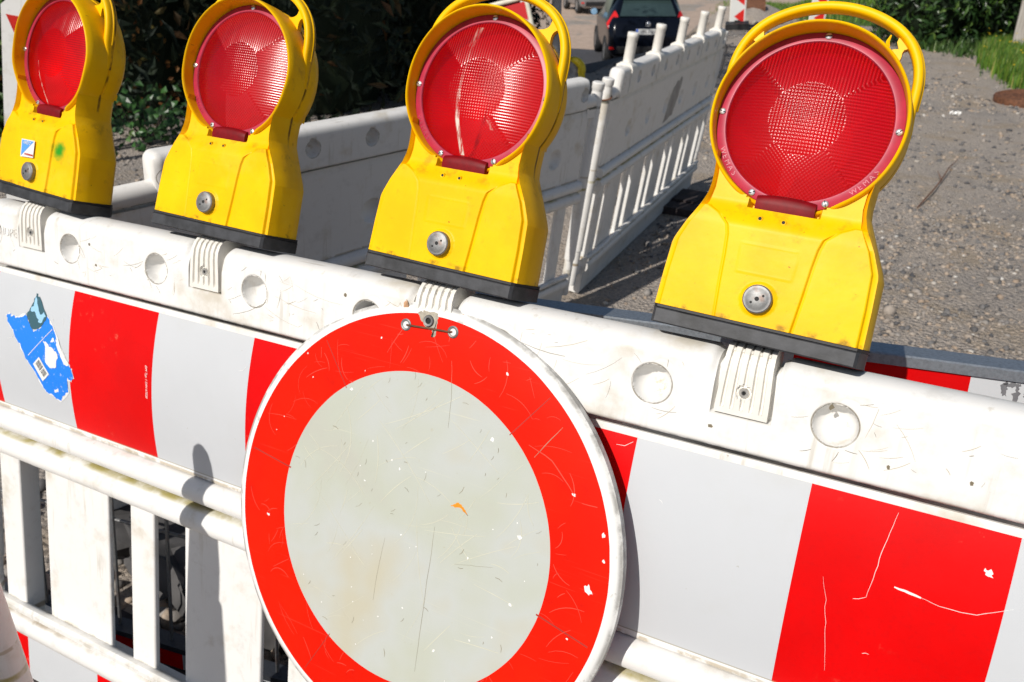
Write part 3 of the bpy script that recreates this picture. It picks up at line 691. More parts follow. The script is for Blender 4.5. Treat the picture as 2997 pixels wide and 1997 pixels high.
def make_lamp(M, label, group):
    root = empty('warning_lamp', M, label, 'warning lamp', group)
    bo = link('body', lamp_body(), M_YEL, root, 55)
    link('hood', hood_mesh(), M_YEL, bo, 45)
    link('handle', handle_mesh(), M_YEL, root, 50, True)
    lens = link('lens', lens_mesh(), M_LENS, root, 0); lens.data.polygons.foreach_set('use_smooth', [True] * len(lens.data.polygons))
    rg = MB(); rg.lathe([(.0852, -.0100), (.0862, -.0112), (.0868, -.0112), (.0946, -.0098), (.0958, -.0090), (.0959, -.0020)], 120, (0, 0, HZ))
    ring = link('lens_ring', rg, M_RING, root, 50)
    for a0, body in ((-143, 'WEMAS'), (-37, 'WEMAS')):                 # embossed maker's letters round the rim
        for j, ch in enumerate(body):
            aa = rad(a0 + (j - 2) * 4.6); Mt = Matrix.Translation((.0908 * math.cos(aa), -.0106, HZ + .0908 * math.sin(aa))) @ Matrix.Rotation(-(aa + math.pi / 2), 4, 'Y') @ RZ
            link('embossed_letter', text_mesh(ch, .0082, Mt, .0003), M_RING, ring, 0)
    nk = MB(); xs = np.linspace(-.0312, .0312, 25)
    nk_pr = [(-.002, .134), (-.0150, .134), (-.0162, .1440), (-.0175, .1500), (-.0172, .1545), (-.0150, .1580), (-.0125, .1592), (-.002, .1594)]
    P = np.array([[(x, y * (1 - .07 * abs(x / .0312) ** 5), z + .0025 * (1 - (x / .0312) ** 2) * (1 if z > .15 else 0)) for y, z in nk_pr] for x in xs])
    nk.grid(P, cv=True); n = len(nk_pr); nk.f.append(list(range(n))); nk.m.append(0); nk.f.append([24 * n + i for i in range(n)][::-1]); nk.m.append(0)
    link('lens_neck', nk, M_NECK, root, 50)
    bw = MB(); bw.lathe([(.0852 * math.cos(q), -.0080 + .046 * math.sin(q)) for q in np.linspace(0, math.pi / 2, 18)], 64, (0, 0, HZ)); link('reflector', bw, M_BOWL, root, 60)
    for a in (90, 180, 0.5, -65, -115):
        x, z = .0914 * math.cos(rad(a)), HZ + .0914 * math.sin(rad(a)); s_ = MB()
        s_.lathe([(0, -.0128), (.0022, -.0127), (.0034, -.0121), (.0039, -.0105), (.0039, -.009)], 18, (x, 0, z)); so = link('lens_screw', s_, M_SCREW, root, 40)
        c_, s2 = math.cos(rad(a * 1.7 + 40)), math.sin(rad(a * 1.7 + 40)); sl = MB()
        sl.poly([(x + c_ * u * .0036 - s2 * v * .0005, z + s2 * u * .0036 + c_ * v * .0005) for u, v in ((-1, -1), (1, -1), (1, 1), (-1, 1))], -.0130, .0002); link('slot', sl, M_DARKHOLE, so, 0)
    lk = MB(); lk.lathe([(.0, -.0395), (.0022, -.0395), (.0024, -.0404), (.0105, -.0402), (.0112, -.0398), (.0140, -.0396), (.0152, -.0386), (.0155, -.0335)], 48, (-.0010, 0, .0477)); lo = link('lock', lk, M_ZINC, root, 30)
    hl = MB()
    for hx, hz, hr in ((0, 0, .0023), (.0058, .0042, .0013), (-.0052, -.0046, .0013)): hl.lathe([(0, 0), (hr, 0)], 14, (-.001 + hx, -.0406, .0477 + hz))
    absorb(lo, [(hl, M_DARKHOLE)])
    for hx in (-.0205, .0042):
        ho = MB(); ho.lathe([(0, -.0256), (.0017, -.0256), (.0019, -.0266), (.0029, -.0268), (.0033, -.0235)], 14, (hx, 0, .1325)); hh = link('screw_hole', ho, M_YEL, root, 40)
        hd = MB(); hd.lathe([(0, 0), (.0017, 0)], 12, (hx, -.0262, .1325)); absorb(hh, [(hd, M_DARKHOLE)])
    def plan(zs, grow):
        mb = MB(); P = []
        for z, g in zip(zs, grow):
            q = [(-.1056, -.0300), (.1056, -.0300), (.1090, -.0270), (.1150, -.006), (.1155, .014), (.1150, .038), (.108, .046), (-.108, .046), (-.1150, .038), (-.1155, .014), (-.1150, -.006), (-.1090, -.0270)]
            P.append([(x + math.copysign(g, x), y + (g if y > 0 else -g), z) for x, y in q])
        mb.grid(np.array(P), cv=True); mb.f.append(list(range(12))[::-1]); mb.m.append(0); mb.f.append([(len(zs) - 1) * 12 + i for i in range(12)]); mb.m.append(0); return mb
    link('base', plan([.0, .0015, .0155, .0168], [-.001, .0004, .0004, -.001]), M_BLACK, root, 30)
    link('gasket', plan([.0166, .0175, .0200, .0207], [-.003, -.0004, -.0006, -.002]), M_GASK, root, 30)
    return root

LP = [((-2.84, -8.33, 2.72), (.0063, .025, .05)), ((1.00, -11.12, 1.77), (.4038, .022, .05)), ((.38, -10.66, 2.08), (.8002, .0239, .05)), ((.53, -12.97, 2.19), (1.196, .0221, .05))]
def lamp_matrix(rot, T): return LB @ Matrix.Translation(T) @ Matrix.Rotation(rad(rot[0]), 4, 'Z') @ Matrix.Rotation(rad(rot[1]), 4, 'X') @ Matrix.Rotation(rad(rot[2]), 4, 'Y')
GRP_L = 'yellow warning lamps on the barrier rails'
lamp4 = make_lamp(lamp_matrix(*LP[3]), 'largest and rightmost yellow warning lamp with clear red lens and cracked handle strut', GRP_L)
def set_mat(o, part, m):
    for c in child(o, part):
        for s_ in c.material_slots: s_.link = 'OBJECT'; s_.material = m
lamps = [None, None, None, lamp4]
for i, lb in ((0, 'leftmost yellow warning lamp with blue and white sticker and green smudge'), (1, 'yellow warning lamp with hazy pinkish lens, second from the left'),
              (2, 'yellow warning lamp above the round sign with a pale streak down its lens')):
    o = copy_tree(lamp4); o.matrix_world = lamp_matrix(*LP[i]); o['label'] = lb; lamps[i] = o
hb = link('handle', handle_mesh(True), M_YEL, None, 50, True); hm = hb.data; bpy.data.objects.remove(hb); child(lamp4, 'handle')[0].data = hm
set_mat(lamps[0], 'lens', M_LENS_DARK); set_mat(lamps[0], 'body', M_YEL_SM); set_mat(lamps[1], 'lens', M_LENS_HAZY); set_mat(lamps[2], 'lens', M_LENS_DROP)
# sticker of the left lamp
t_w = [(-.0329, .0961), (.0168, .0971), (.0175, .0723), (-.0307, .0702)]
t_w = [(x * .72 - .010, .0838 + (z - .0838) * 1.12) for x, z in t_w]
st = MB(); st.poly(t_w, -.0336, .0003); so = link('sticker', st, MP[1], lamps[0], 0); so['label'] = 'small blue and white sticker'
sb = MB(); q = np.array(t_w); c0 = q.mean(0); q2 = c0 + (q - c0) * .9; sb.poly([tuple(q2[0]), tuple(q2[1]), tuple(q2[3])], -.0339, .0002); link('blue_triangle', sb, paper_mat('sticker_blue', (.08, .30, .72)), so, 0)
link('lettering', text_mesh('KREITZ', .0072, Matrix.Translation((-.0165, -.0341, .0925)) @ Matrix.Scale(.85, 4, (1, 0, 0)) @ RZ), MP[1], so, 0)
link('lettering', text_mesh('OSTERMANN', .0046, Matrix.Translation((-.0095, -.0341, .0742)) @ Matrix.Scale(.85, 4, (1, 0, 0)) @ RZ), simple('red_ink', (.6, .03, .02), .6), so, 0)
# ------------------------------------------------------------ round prohibition sign
S = Vector((.8105, -.0460, -.2720)); nS = Vector((.034, 1, -.145)).normalized(); xS = Vector((1, 0, 0)) - nS.x * nS; xS.normalize(); zS = xS.cross(nS)
MS = Matrix((xS, nS, zS)).transposed().to_4x4(); MS.translation = S
sign = empty('round_sign', LB @ MS, 'worn round white sign with a broad red ring hung on the front barrier', 'sign')
RS = .3005
t = NT('sign_face'); x, y, z = t.xyz(); r = t.math('SQRT', t.math('ADD', t.math('POWER', x, 2.0), t.math('POWER', z, 2.0)))
grey = t.colramp(t.noise(5.5, 3, .5), [(.30, (.445, .44, .385)), (.43, (.455, .475, .405)), (.55, (.475, .495, .465)), (.68, (.475, .455, .36))])
grey = t.mix(t.math('MULTIPLY', t.ramp(t.noise(90, 8, .68), .63, .72), .5), grey, (.40, .35, .22))
sc1 = None
for a_, k in ((.5, 420), (1.9, 380), (-.4, 450), (1.2, 500), (2.5, 430), (.9, 350)):
    m = t.math('MULTIPLY', t.ramp(t.noise(1, 2, .5, t.mapped((6, 6, k), rot=(0, a_, 0)), .6), .70, .77), t.ramp(t.noise(6, 2, .5, t.mapped((1, 1, 1), loc=(k, a_, 3))), .44, .62))
    sc1 = m if sc1 is None else t.math('MAXIMUM', sc1, m)
grey = t.mix(t.math('MULTIPLY', sc1, .5), grey, (.58, .57, .46))
redc = t.mix(t.ramp(t.noise(7, 5), .3, .7), (.76, .012, .001), (.66, .008, .0008))
redc = t.mix(t.math('MULTIPLY', sc1, .22), redc, (.75, .16, .10)); redc = t.mix(t.math('MULTIPLY', t.ramp(t.noise(28, 7, .66), .58, .72), .30), redc, (.30, .004, .004))
whc = t.mix(t.math('MULTIPLY', t.ramp(t.noise(45, 6, .65), .60, .68), .6), (.79, .785, .76), (.36, .34, .30))
whc = t.mix(t.math('MULTIPLY', t.ramp(r, .2935, .2985), t.ramp(t.noise(30, 6, .65), .38, .58, .25, .9)), whc, (.30, .29, .27))
wob = t.math('MULTIPLY', t.math('SUBTRACT', t.noise(24, 3), .5), .0012)
rr = t.math('ADD', r, wob)
col = t.mix(t.math('GREATER_THAN', rr, .2100), grey, redc); col = t.mix(t.math('GREATER_THAN', rr, .2862), col, whc)
t.bump(t.math('ADD', t.math('MULTIPLY', sc1, -.6), t.noise(140, 3)), .08, .0005)
M_SIGN = t.fin(col, .42, Specular_IOR_Level=.12)
sg_ = MB(); sg_.lathe([(0, 0), (.08, 0), (.16, 0), (.24, 0), (.287, 0), (.2905, .0006), (.2935, .0024), (RS, .006), (RS, .017), (.2925, .0175), (.2915, .012), (.285, .004), (.0, .003)], 200)
plate = link('plate', sg_, M_SIGN, sign, 35)
for o_, (px, pz) in zip((1, 2), ((-.0465, .2667), (.0255, .2712))):
    e1 = MB(); e1.lathe([(.0046, .0005), (.0050, -.0012), (.0066, -.0016), (.0080, -.0008), (.0082, .0005)], 28, (px, 0, pz)); eo = link('eyelet', e1, M_ZINC, sign, 40)
    e2 = MB(); e2.lathe([(0, -.0002), (.0047, -.0002)], 20, (px, 0, pz)); link('hole', e2, M_BOWL, eo, 0)
wr = MB(); wr.tube([(-.0465, .002, .2667), (-.044, -.0022, .2668), (-.013, -.0026, .2690), (.021, -.0024, .2706), (.0255, .002, .2712)], .0013, 8); link('tie_wire', wr, M_RUST, sign, 40)
bt = MB(); bt.lathe([(.0038, .0002), (.0042, -.0022), (.0068, -.0026), (.0078, -.0014), (.0080, .0006)], 28, (-.0125, 0, .2783)); bo_ = link('bolt_sleeve', bt, M_ZINC, sign, 40)
b2 = MB(); b2.lathe([(0, -.0004), (.0040, -.0004)], 20, (-.0125, 0, .2783)); link('hole', b2, M_DARKHOLE, bo_, 0)
rs = MB(); rs.poly(rough_edge([(-.031, .286), (-.023, .2905), (-.001, .290), (.001, .278), (.001, .262), (-.003, .258), (-.006, .268), (-.015, .268), (-.024, .276)], .0012), -.00025, .0002); absorb(plate, [(rs, metal('bare_patch', (.52, .47, .38), .5, .35))])
# wear with its own shape: paint chips, cuts, an orange dab
ch = MB()
for (px, pz), s_ in zip([(-.1187, .1635), (-.0757, .0467), (.1053, .1516), (.2238, .1148), (.262, .0091), (-.2345, -.0499), (.1111, .236), (.1638, .043), (.1494, -.0936), (.0697, -.1426), (.1666, -.0438), (.2744, .0488), (.2683, .0789), (-.023, .0774)],
                        [.0035, .0022, .004, .0035, .008, .003, .003, .005, .002, .003, .003, .003, .004, .002]):
    a_ = rng.uniform(0, 3.1); q = [(math.cos(u) * s_ * rng.uniform(.5, 1.2), math.sin(u) * s_ * .6 * rng.uniform(.5, 1.2)) for u in np.linspace(0, 6.28, 9)[:-1]]
    ch.poly(rough_edge([(px + math.cos(a_) * u - math.sin(a_) * v, pz + math.sin(a_) * u + math.cos(a_) * v) for u, v in q], s_ * .12, 2), -.0002, .00015)
for k in range(34):
    aa, r0 = rng.uniform(0, 6.28), .285 * math.sqrt(rng.random()); s_ = rng.uniform(.0005, .0015); px, pz = r0 * math.cos(aa), r0 * math.sin(aa)
    ch.poly([(px + s_ * math.cos(u) * rng.uniform(.5, 1.4), pz + s_ * math.sin(u) * rng.uniform(.5, 1.6)) for u in np.linspace(0, 6.28, 7)[:-1]], -.0002, .00015)
absorb(plate, [(ch, M_WHITEPAINT)])
cut = MB(); stroke(cut, curve2([(.0432, .0189), (.0446, -.0529), (.0472, -.181)], 12), .00055, -.0002)
stroke(cut, curve2([(.03, .235), (.038, .19), (.040, .15)], 8), .0004, -.0002); stroke(cut, curve2([(-.03, -.02), (-.034, -.07), (-.034, -.11)], 6), .00035, -.0002); stroke(cut, curve2([(.08, -.02), (.11, -.012), (.135, -.006)], 6), .0003, -.0002)
for k in range(46):
    aa, r0 = rng.uniform(0, 6.28), .20 * math.sqrt(rng.random()); px, pz = r0 * math.cos(aa), r0 * math.sin(aa); a_ = rng.choice([.7, 1.2, 1.5, .4, 2.6]) + rng.normal(0, .2); L = rng.uniform(.003, .012)
    stroke(cut, [(px, pz), (px + L * .5 * math.cos(a_), pz + L * .5 * math.sin(a_)), (px + L * math.cos(a_ + .2), pz + L * math.sin(a_ + .2))], rng.uniform(.0004, .0009), -.0002)
stroke(cut, curve2([(.195, .19), (.178, .165), (.165, .145)], 6), .0008, -.0002)
absorb(plate, [(cut, simple('grime_in_cuts', (.25, .22, .15), .8, .2))])
lt = MB()
for k in range(75):
    aa, r0 = rng.uniform(0, 6.28), .20 * math.sqrt(rng.random()); px, pz = r0 * math.cos(aa), r0 * math.sin(aa); a_ = rng.choice([.95, 1.05, .8, 2.4, .2]) + rng.normal(0, .25); L = rng.uniform(.02, .14); bend = rng.normal(0, .25)
    pts = [(px + L * f * math.cos(a_ + bend * f), pz + L * f * math.sin(a_ + bend * f)) for f in np.linspace(0, 1, 7)]; pts = [p for p in pts if math.hypot(*p) < .204]
    if len(pts) > 2: stroke(lt, pts, rng.uniform(.0003, .0010), -.00018)
absorb(plate, [(lt, simple('pale_scratch', (.56, .55, .44), .6, .06))])
lr_ = MB(); stroke(lr_, curve2([(.155, .158), (.19, .147), (.21, .128), (.2238, .1148)], 8), .0014, -.0002)
for k in range(110):
    aa = rng.uniform(0, 6.28); r0 = rng.uniform(.212, .272); px, pz = r0 * math.cos(aa), r0 * math.sin(aa); a_ = rng.uniform(0, 3.14); L = rng.uniform(.008, .06); bend = rng.normal(0, .5)
    pts = [(px + L * f * math.cos(a_ + bend * f), pz + L * f * math.sin(a_ + bend * f)) for f in np.linspace(0, 1, 7)]; pts = [p for p in pts if .209 < math.hypot(*p) < .279]
    if len(pts) > 2: stroke(lr_, pts, rng.uniform(.0003, .0010), -.00018)
absorb(plate, [(lr_, simple('pink_scratch', (.70, .055, .028), .6, .1))])
jn = MB()
for a_ in (172, 128, 52, -12, -118, -60): c_, s_ = math.cos(rad(a_)), math.sin(rad(a_)); stroke(jn, [(c_ * .207, s_ * .207), (c_ * .245, s_ * .245), (c_ * .280, s_ * .280)], .0022 if a_ in (172, -12) else .0012, -.00016, None, False)
absorb(plate, [(jn, simple('dark_red_joint', (.40, .02, .01), .5, .1))])
od = MB(); od.poly(rough_edge([(.071, .060), (.077, .0585), (.084, .053), (.089, .0475), (.083, .050), (.075, .054), (.062, .052), (.066, .056)], .0006), -.0002, .00015); absorb(plate, [(od, simple('orange_paint', (.80, .28, .01), .5))])

# ------------------------------------------------------------ metal mesh fence right behind the front barrier
dF = Vector((.9904, .1379, .0083)); uF = Vector((-.0295, .1524, .9879)); nF = uF.cross(dF) * -1
MF = Matrix((dF, dF.cross(uF) * -1, uF)).transposed().to_4x4(); MF.translation = (.765, .2, .901)
fence = empty('metal_fence', MF, 'grey edged metal fence with wire rods leaning close behind the front barrier', 'fence')
link('top_edge', MB().sweep([(-.006, -.014), (-.006, -.001), (-.004, .001), (.026, .006), (.030, .004), (.030, -.014), (.024, -.014), (.024, -.002), (.0, -.004), (.0, -.014)], np.linspace(-1.15, 1.0, 20)), M_ALU, fence, 30)
link('top_board', slab(np.linspace(-1.14, .99, 30), np.linspace(-.25, -.0135, 5), lambda x, z: np.full_like(x, -.0015), .024), M_FENCEFILM, fence, 30)
fl = MB()
for u_, v_, w_, h_ in ((.708, -.026, .004, .010), (.722, -.034, .003, .012), (.716, -.020, .010, .004), (.735, -.030, .005, .006), (.60, -.06, .003, .004)):
    fl.poly(rough_edge([(u_ + math.cos(q) * w_, v_ + math.sin(q) * h_) for q in np.linspace(0, 6.28, 9)[:-1]], .0012, 3), -.0018, .0001)
absorb(child(fence, 'top_board')[0], [(fl, simple('bare_board', (.16, .16, .17), .5, .2))])
link('bottom_board', slab(np.linspace(-1.14, .99, 30), np.linspace(-.925, -.818, 5), lambda x, z: np.full_like(x, -.0015), .024), M_FENCEFILM, fence, 30)
link('bottom_edge', MB().sweep([(-.005, -.822), (-.005, -.810), (.03, -.806), (.03, -.822)], np.linspace(-1.15, 1.0, 12)), metal('dark_steel', (.10, .11, .13), .5), fence, 30)
for u_ in [-1.0, -.795, -.66, -.42, -.20, .02, .22, .44, .66, .86]:
    link('rod', MB().tube([(u_, .012, -.25), (u_ + .006, .012, -.5), (u_ + rng.normal(0, .006), .012, -.812)], .0036, 8), M_ROD, fence, 40)
link('cross_rod', MB().tube([(-1.14, .016, -.56), (0, .016, -.562), (.98, .016, -.56)], .0036, 8), M_ROD, fence, 40)

# ------------------------------------------------------------ ground
def ground_z(x, y):
    x = np.asarray(x, float); y = np.asarray(y, float)
    g = -1.1 * sstep(6.5, 16.5, y) * sstep(-2.4, -4.6, x)
    g = g - .14 * sstep(-.30, -.50, y) * sstep(.75, .55, x)
    return g + .012 * np.sin(x * 2.1 + y * 1.3) * np.sin(y * 1.7 - x) * sstep(1.5, 4, np.abs(y) + np.abs(x))
gx = np.unique(np.r_[np.linspace(-120, -12, 16), np.linspace(-12, 8, 101), np.linspace(8, 120, 16)]); gy = np.unique(np.r_[np.linspace(-60, -3, 10), np.linspace(-3, 26, 146), np.linspace(26, 260, 24)])
GX, GY = np.meshgrid(gx, gy, indexing='ij')
gm = MB(); gm.grid(np.stack([GX, GY, ground_z(GX, GY)], -1))
t = NT('gravel_ground')
big = t.noise(.7, 5, .6); med = t.noise(7, 6, .65); fin_ = t.noise(55, 8, .7)
c = t.colramp(fin_, [(.26, (.15, .138, .128)), (.41, (.38, .335, .295)), (.53, (.54, .465, .395)), (.68, (.70, .60, .50))])
c = t.mix(t.math('MULTIPLY', t.ramp(med, .52, .70), .45), c, (.36, .285, .215))
c = t.mix(t.math('MULTIPLY', t.ramp(big, .50, .66), .4), c, (.25, .243, .24))
c = t.mix(t.math('MULTIPLY', t.ramp(t.noise(1.7, 7, .68), .50, .62), .7), c, (.44, .345, .24))
c = t.mix(t.math('MULTIPLY', t.ramp(t.noise(2.6, 7, .7, t.mapped((1, 1, 1), loc=(5, 3, 0))), .54, .68), .45), c, (.19, .183, .18))
vo = t.n('TexVoronoi'); t.l(t.obj, vo.inputs['Vector']); vo.inputs['Scale'].default_value = 62
c = t.mix(t.math('MULTIPLY', t.ramp(vo.outputs[0], .1, .5), .25), c, (.05, .05, .05))
bn = t.bump(t.math('ADD', t.math('MULTIPLY', fin_, .6), t.math('MULTIPLY', vo.outputs[0], -.5)), 1.0, .03)
M_GROUND = t.fin(c, .9)
ground = link('ground', gm, M_GROUND, None, 30); tag(ground, 'grey gravel site ground', 'ground', kind='structure')

def sheet(name, pts, z, mat, label, cat, n=10):
    """patch of the ground drawn as a quad strip a few mm above it"""
    L, Rr = np.array(pts[0]), np.array(pts[1]); P = []
    tt = np.linspace(0, 1, 60)
    def at(A, t_): k = np.linspace(0, 1, len(A)); return np.stack([np.interp(t_, k, A[:, 0]), np.interp(t_, k, A[:, 1])], -1)
    a, b = at(L, tt), at(Rr, tt); s_ = np.linspace(0, 1, n)
    Q = a[:, None] + (b - a)[:, None] * s_[None, :, None]; Zg = ground_z(Q[..., 0], Q[..., 1]) + z
    return tag(link(name, MB().grid(np.concatenate([Q, Zg[..., None]], -1)), mat, None, 30), label, cat, kind='structure')
M_ROAD = simple('road_asphalt', (.055, .055, .062), .85, .25, 14, .3)
M_PINK = simple('pale_dirt_road', (.42, .32, .25), .9, .15, 6, .3)
sheet('road', ([(-5.6, 8.6), (-7.6, 14), (-10.2, 20)], [(-2.55, 8.6), (-3.3, 14), (-4.6, 20)]), .004, M_ROAD, 'dark asphalt road', 'road')
sheet('dirt_road', ([(-10.2, 20), (-16, 32), (-26, 60)], [(-4.6, 20), (-5.0, 32), (-4.0, 60)]), .004, M_PINK, 'pale dirt road beyond the asphalt', 'road')

# loose stones: thousands, one object
ico = bmesh.new(); bmesh.ops.create_icosphere(ico, subdivisions=1, radius=1.0); IV = np.array([v.co[:] for v in ico.verts]); IF = np.array([[v.index for v in f.verts] for f in ico.faces]); ico.free()
def stones(name, xy, size, mat, label, squash=.62, sink=.25, cat='gravel'):
    n = len(xy); S_ = IV[None] * rng.uniform(.50, 1.32, (n, len(IV), 1)); sc3 = np.stack([rng.uniform(.7, 1.35, n), rng.uniform(.7, 1.2, n), rng.uniform(.4, .9, n) * squash / .62], 1)
    S_ = S_ * sc3[:, None]; a = rng.uniform(0, 6.28, n); c_, s_ = np.cos(a)[:, None], np.sin(a)[:, None]
    X = S_[..., 0] * c_ - S_[..., 1] * s_; Y = S_[..., 0] * s_ + S_[..., 1] * c_
    V = np.stack([X, Y, S_[..., 2]], -1) * size[:, None, None]
    V[..., 0] += xy[:, 0:1]; V[..., 1] += xy[:, 1:2]; V[..., 2] += (ground_z(xy[:, 0], xy[:, 1]) + size * sink * sc3[:, 2])[:, None]
    F = (IF[None] + (np.arange(n) * len(IV))[:, None, None]).reshape(-1, 3)
    me = bpy.data.meshes.new(name); V = V.reshape(-1, 3)
    me.vertices.add(len(V)); me.vertices.foreach_set('co', V.ravel()); me.loops.add(F.size); me.loops.foreach_set('vertex_index', F.ravel())
    me.polygons.add(len(F)); me.polygons.foreach_set('loop_start', np.arange(0, F.size, 3)); me.update(); me.validate()
    return tag(link(name, me, mat, None, 0), label, cat, kind='stuff')
t = NT('loose_stone'); gi = t.n('NewGeometry').outputs['Random Per Island']
c = t.colramp(gi, [(.0, (.055, .056, .062)), (.28, (.16, .153, .15)), (.52, (.30, .272, .245)), (.74, (.42, .34, .265)), (.91, (.33, .245, .175)), (.97, (.40, .35, .29)), (1.0, (.62, .60, .56))])
c = t.mix(t.math('MULTIPLY', t.ramp(t.noise(90, 5), .4, .65), .35), c, (.10, .095, .09)); M_STONE = t.fin(c, .85)
def scatter(n, x0, x1, y0, y1, smin, smax, pw=2.2):
    xy = np.stack([rng.uniform(x0, x1, n), rng.uniform(y0, y1, n)], 1); s_ = smin + (smax - smin) * rng.random(n) ** pw
    f = np.sin(xy[:, 0] * 2.3 + 1.7 * np.sin(xy[:, 1] * 1.1)) * np.sin(xy[:, 1] * 1.9 + 1.3 * np.sin(xy[:, 0] * 1.7)) + .5 * np.sin(xy[:, 0] * 6.1 + xy[:, 1] * 4.3); k = rng.random(n) < np.clip(.42 + .45 * f, .10, 1)
    return xy[k], s_[k]
parts = [scatter(260, .05, 2.2, 1.9, 8.0, .014, .034, 2.0), scatter(12500, .02, 2.0, 1.9, 5.2, .0035, .017, 2.0), scatter(9000, -.6, 2.6, 5.0, 9.5, .005, .024, 2.0), scatter(3500, -2.8, 2.2, 9.0, 14.5, .008, .03, 2.4),
         scatter(4500, -4.6, -1.4, .9, 4.2, .005, .022, 2.4), scatter(5500, -.75, 1.3, -.02, 2.0, .006, .030, 2.2), scatter(2500, -3.8, -.3, 4.5, 9.0, .006, .022, 2.4)]
stones('gravel', np.concatenate([p[0] for p in parts]), np.concatenate([p[1] for p in parts]), M_STONE, 'loose grey and brown gravel spread over the ground')

# chunks of rubble seen between the slats
M_SLABR = simple('dark_rubble', (.075, .072, .072), .9, .4, 12, .6)
for i, (x, y, sx, sy, sz, a_, lb) in enumerate([(-.27, .27, .17, .085, .05, .5, 'dark broken slab lying behind the gap between the wide and narrow slat'), (-.09, .20, .16, .060, .065, -.3, 'dark jagged rubble chunk behind the third slat gap from the left'), (.24, .21, .12, .075, .09, .3, 'dark rubble block beside the lower board behind the sign edge'),
                                                (-.42, .72, .14, .10, .06, .2, 'grey stone block on the gravel behind the left slats'), (-.12, .62, .24, .13, .05, 1.2, 'flat asphalt slab lying farthest back behind the slats')]):
    bm = bmesh.new(); bmesh.ops.create_cube(bm, size=1); bmesh.ops.subdivide_edges(bm, edges=bm.edges, cuts=3, use_grid_fill=True)
    for v in bm.verts: v.co = Vector((v.co.x * sx * 2, v.co.y * sy * 2, v.co.z * sz * 2)) + Vector(rng.normal(0, .012, 3))
    me = bpy.data.meshes.new('rubble_chunk'); bm.to_mesh(me); bm.free(); o = link('rubble_chunk', me, M_SLABR, None, 25); o.location = (x, y, sz * .55); o.rotation_euler = (rng.normal(0, .2), rng.normal(0, .2), a_)
    tag(o, lb, 'rubble', 'rubble chunks behind the slats')

# foot plates of recycled rubber under the barriers
def foot(M, lb):
    mb = MB(); P = []
    for z, g in ((0, 0), (.015, .006), (.075, .006), (.10, -.01)):
        P.append([(x + math.copysign(g, x), y + math.copysign(g, y), z) for x, y in ((-.19, -.36), (.19, -.36), (.20, -.34), (.20, .34), (.19, .36), (-.19, .36), (-.20, .34), (-.20, -.34))])
    mb.grid(np.array(P), cv=True); mb.f.append(list(range(24, 32))); mb.m.append(0); mb.f.append(list(range(8))[::-1]); mb.m.append(0)
    for y in (-.26, 0, .26): mb.box(-.07, .07, y - .07, y + .07, .10, .112)
    o = link('foot_plate', mb, simple('recycled_rubber', (.035, .026, .026), .85, .4, 30, .5), None, 30); o.matrix_world = M; return tag(o, lb, 'foot plate', 'rubber foot plates under the barriers')
def ft(v, rz, dz=0): return Matrix.Translation((v[0], v[1], dz - .055)) @ Matrix.Rotation(rz, 4, 'Z')
foot(ft(Pb + d2 * 1.55 + n2 * -.02, 1.50), 'reddish black rubber foot plate under the far end of the far barrier')
foot(ft((-.05, -.17), 1.57), 'rubber foot plate under the left end of the front barrier'); foot(ft((1.66, -.17), 1.57), 'rubber foot plate under the right end of the front barrier')

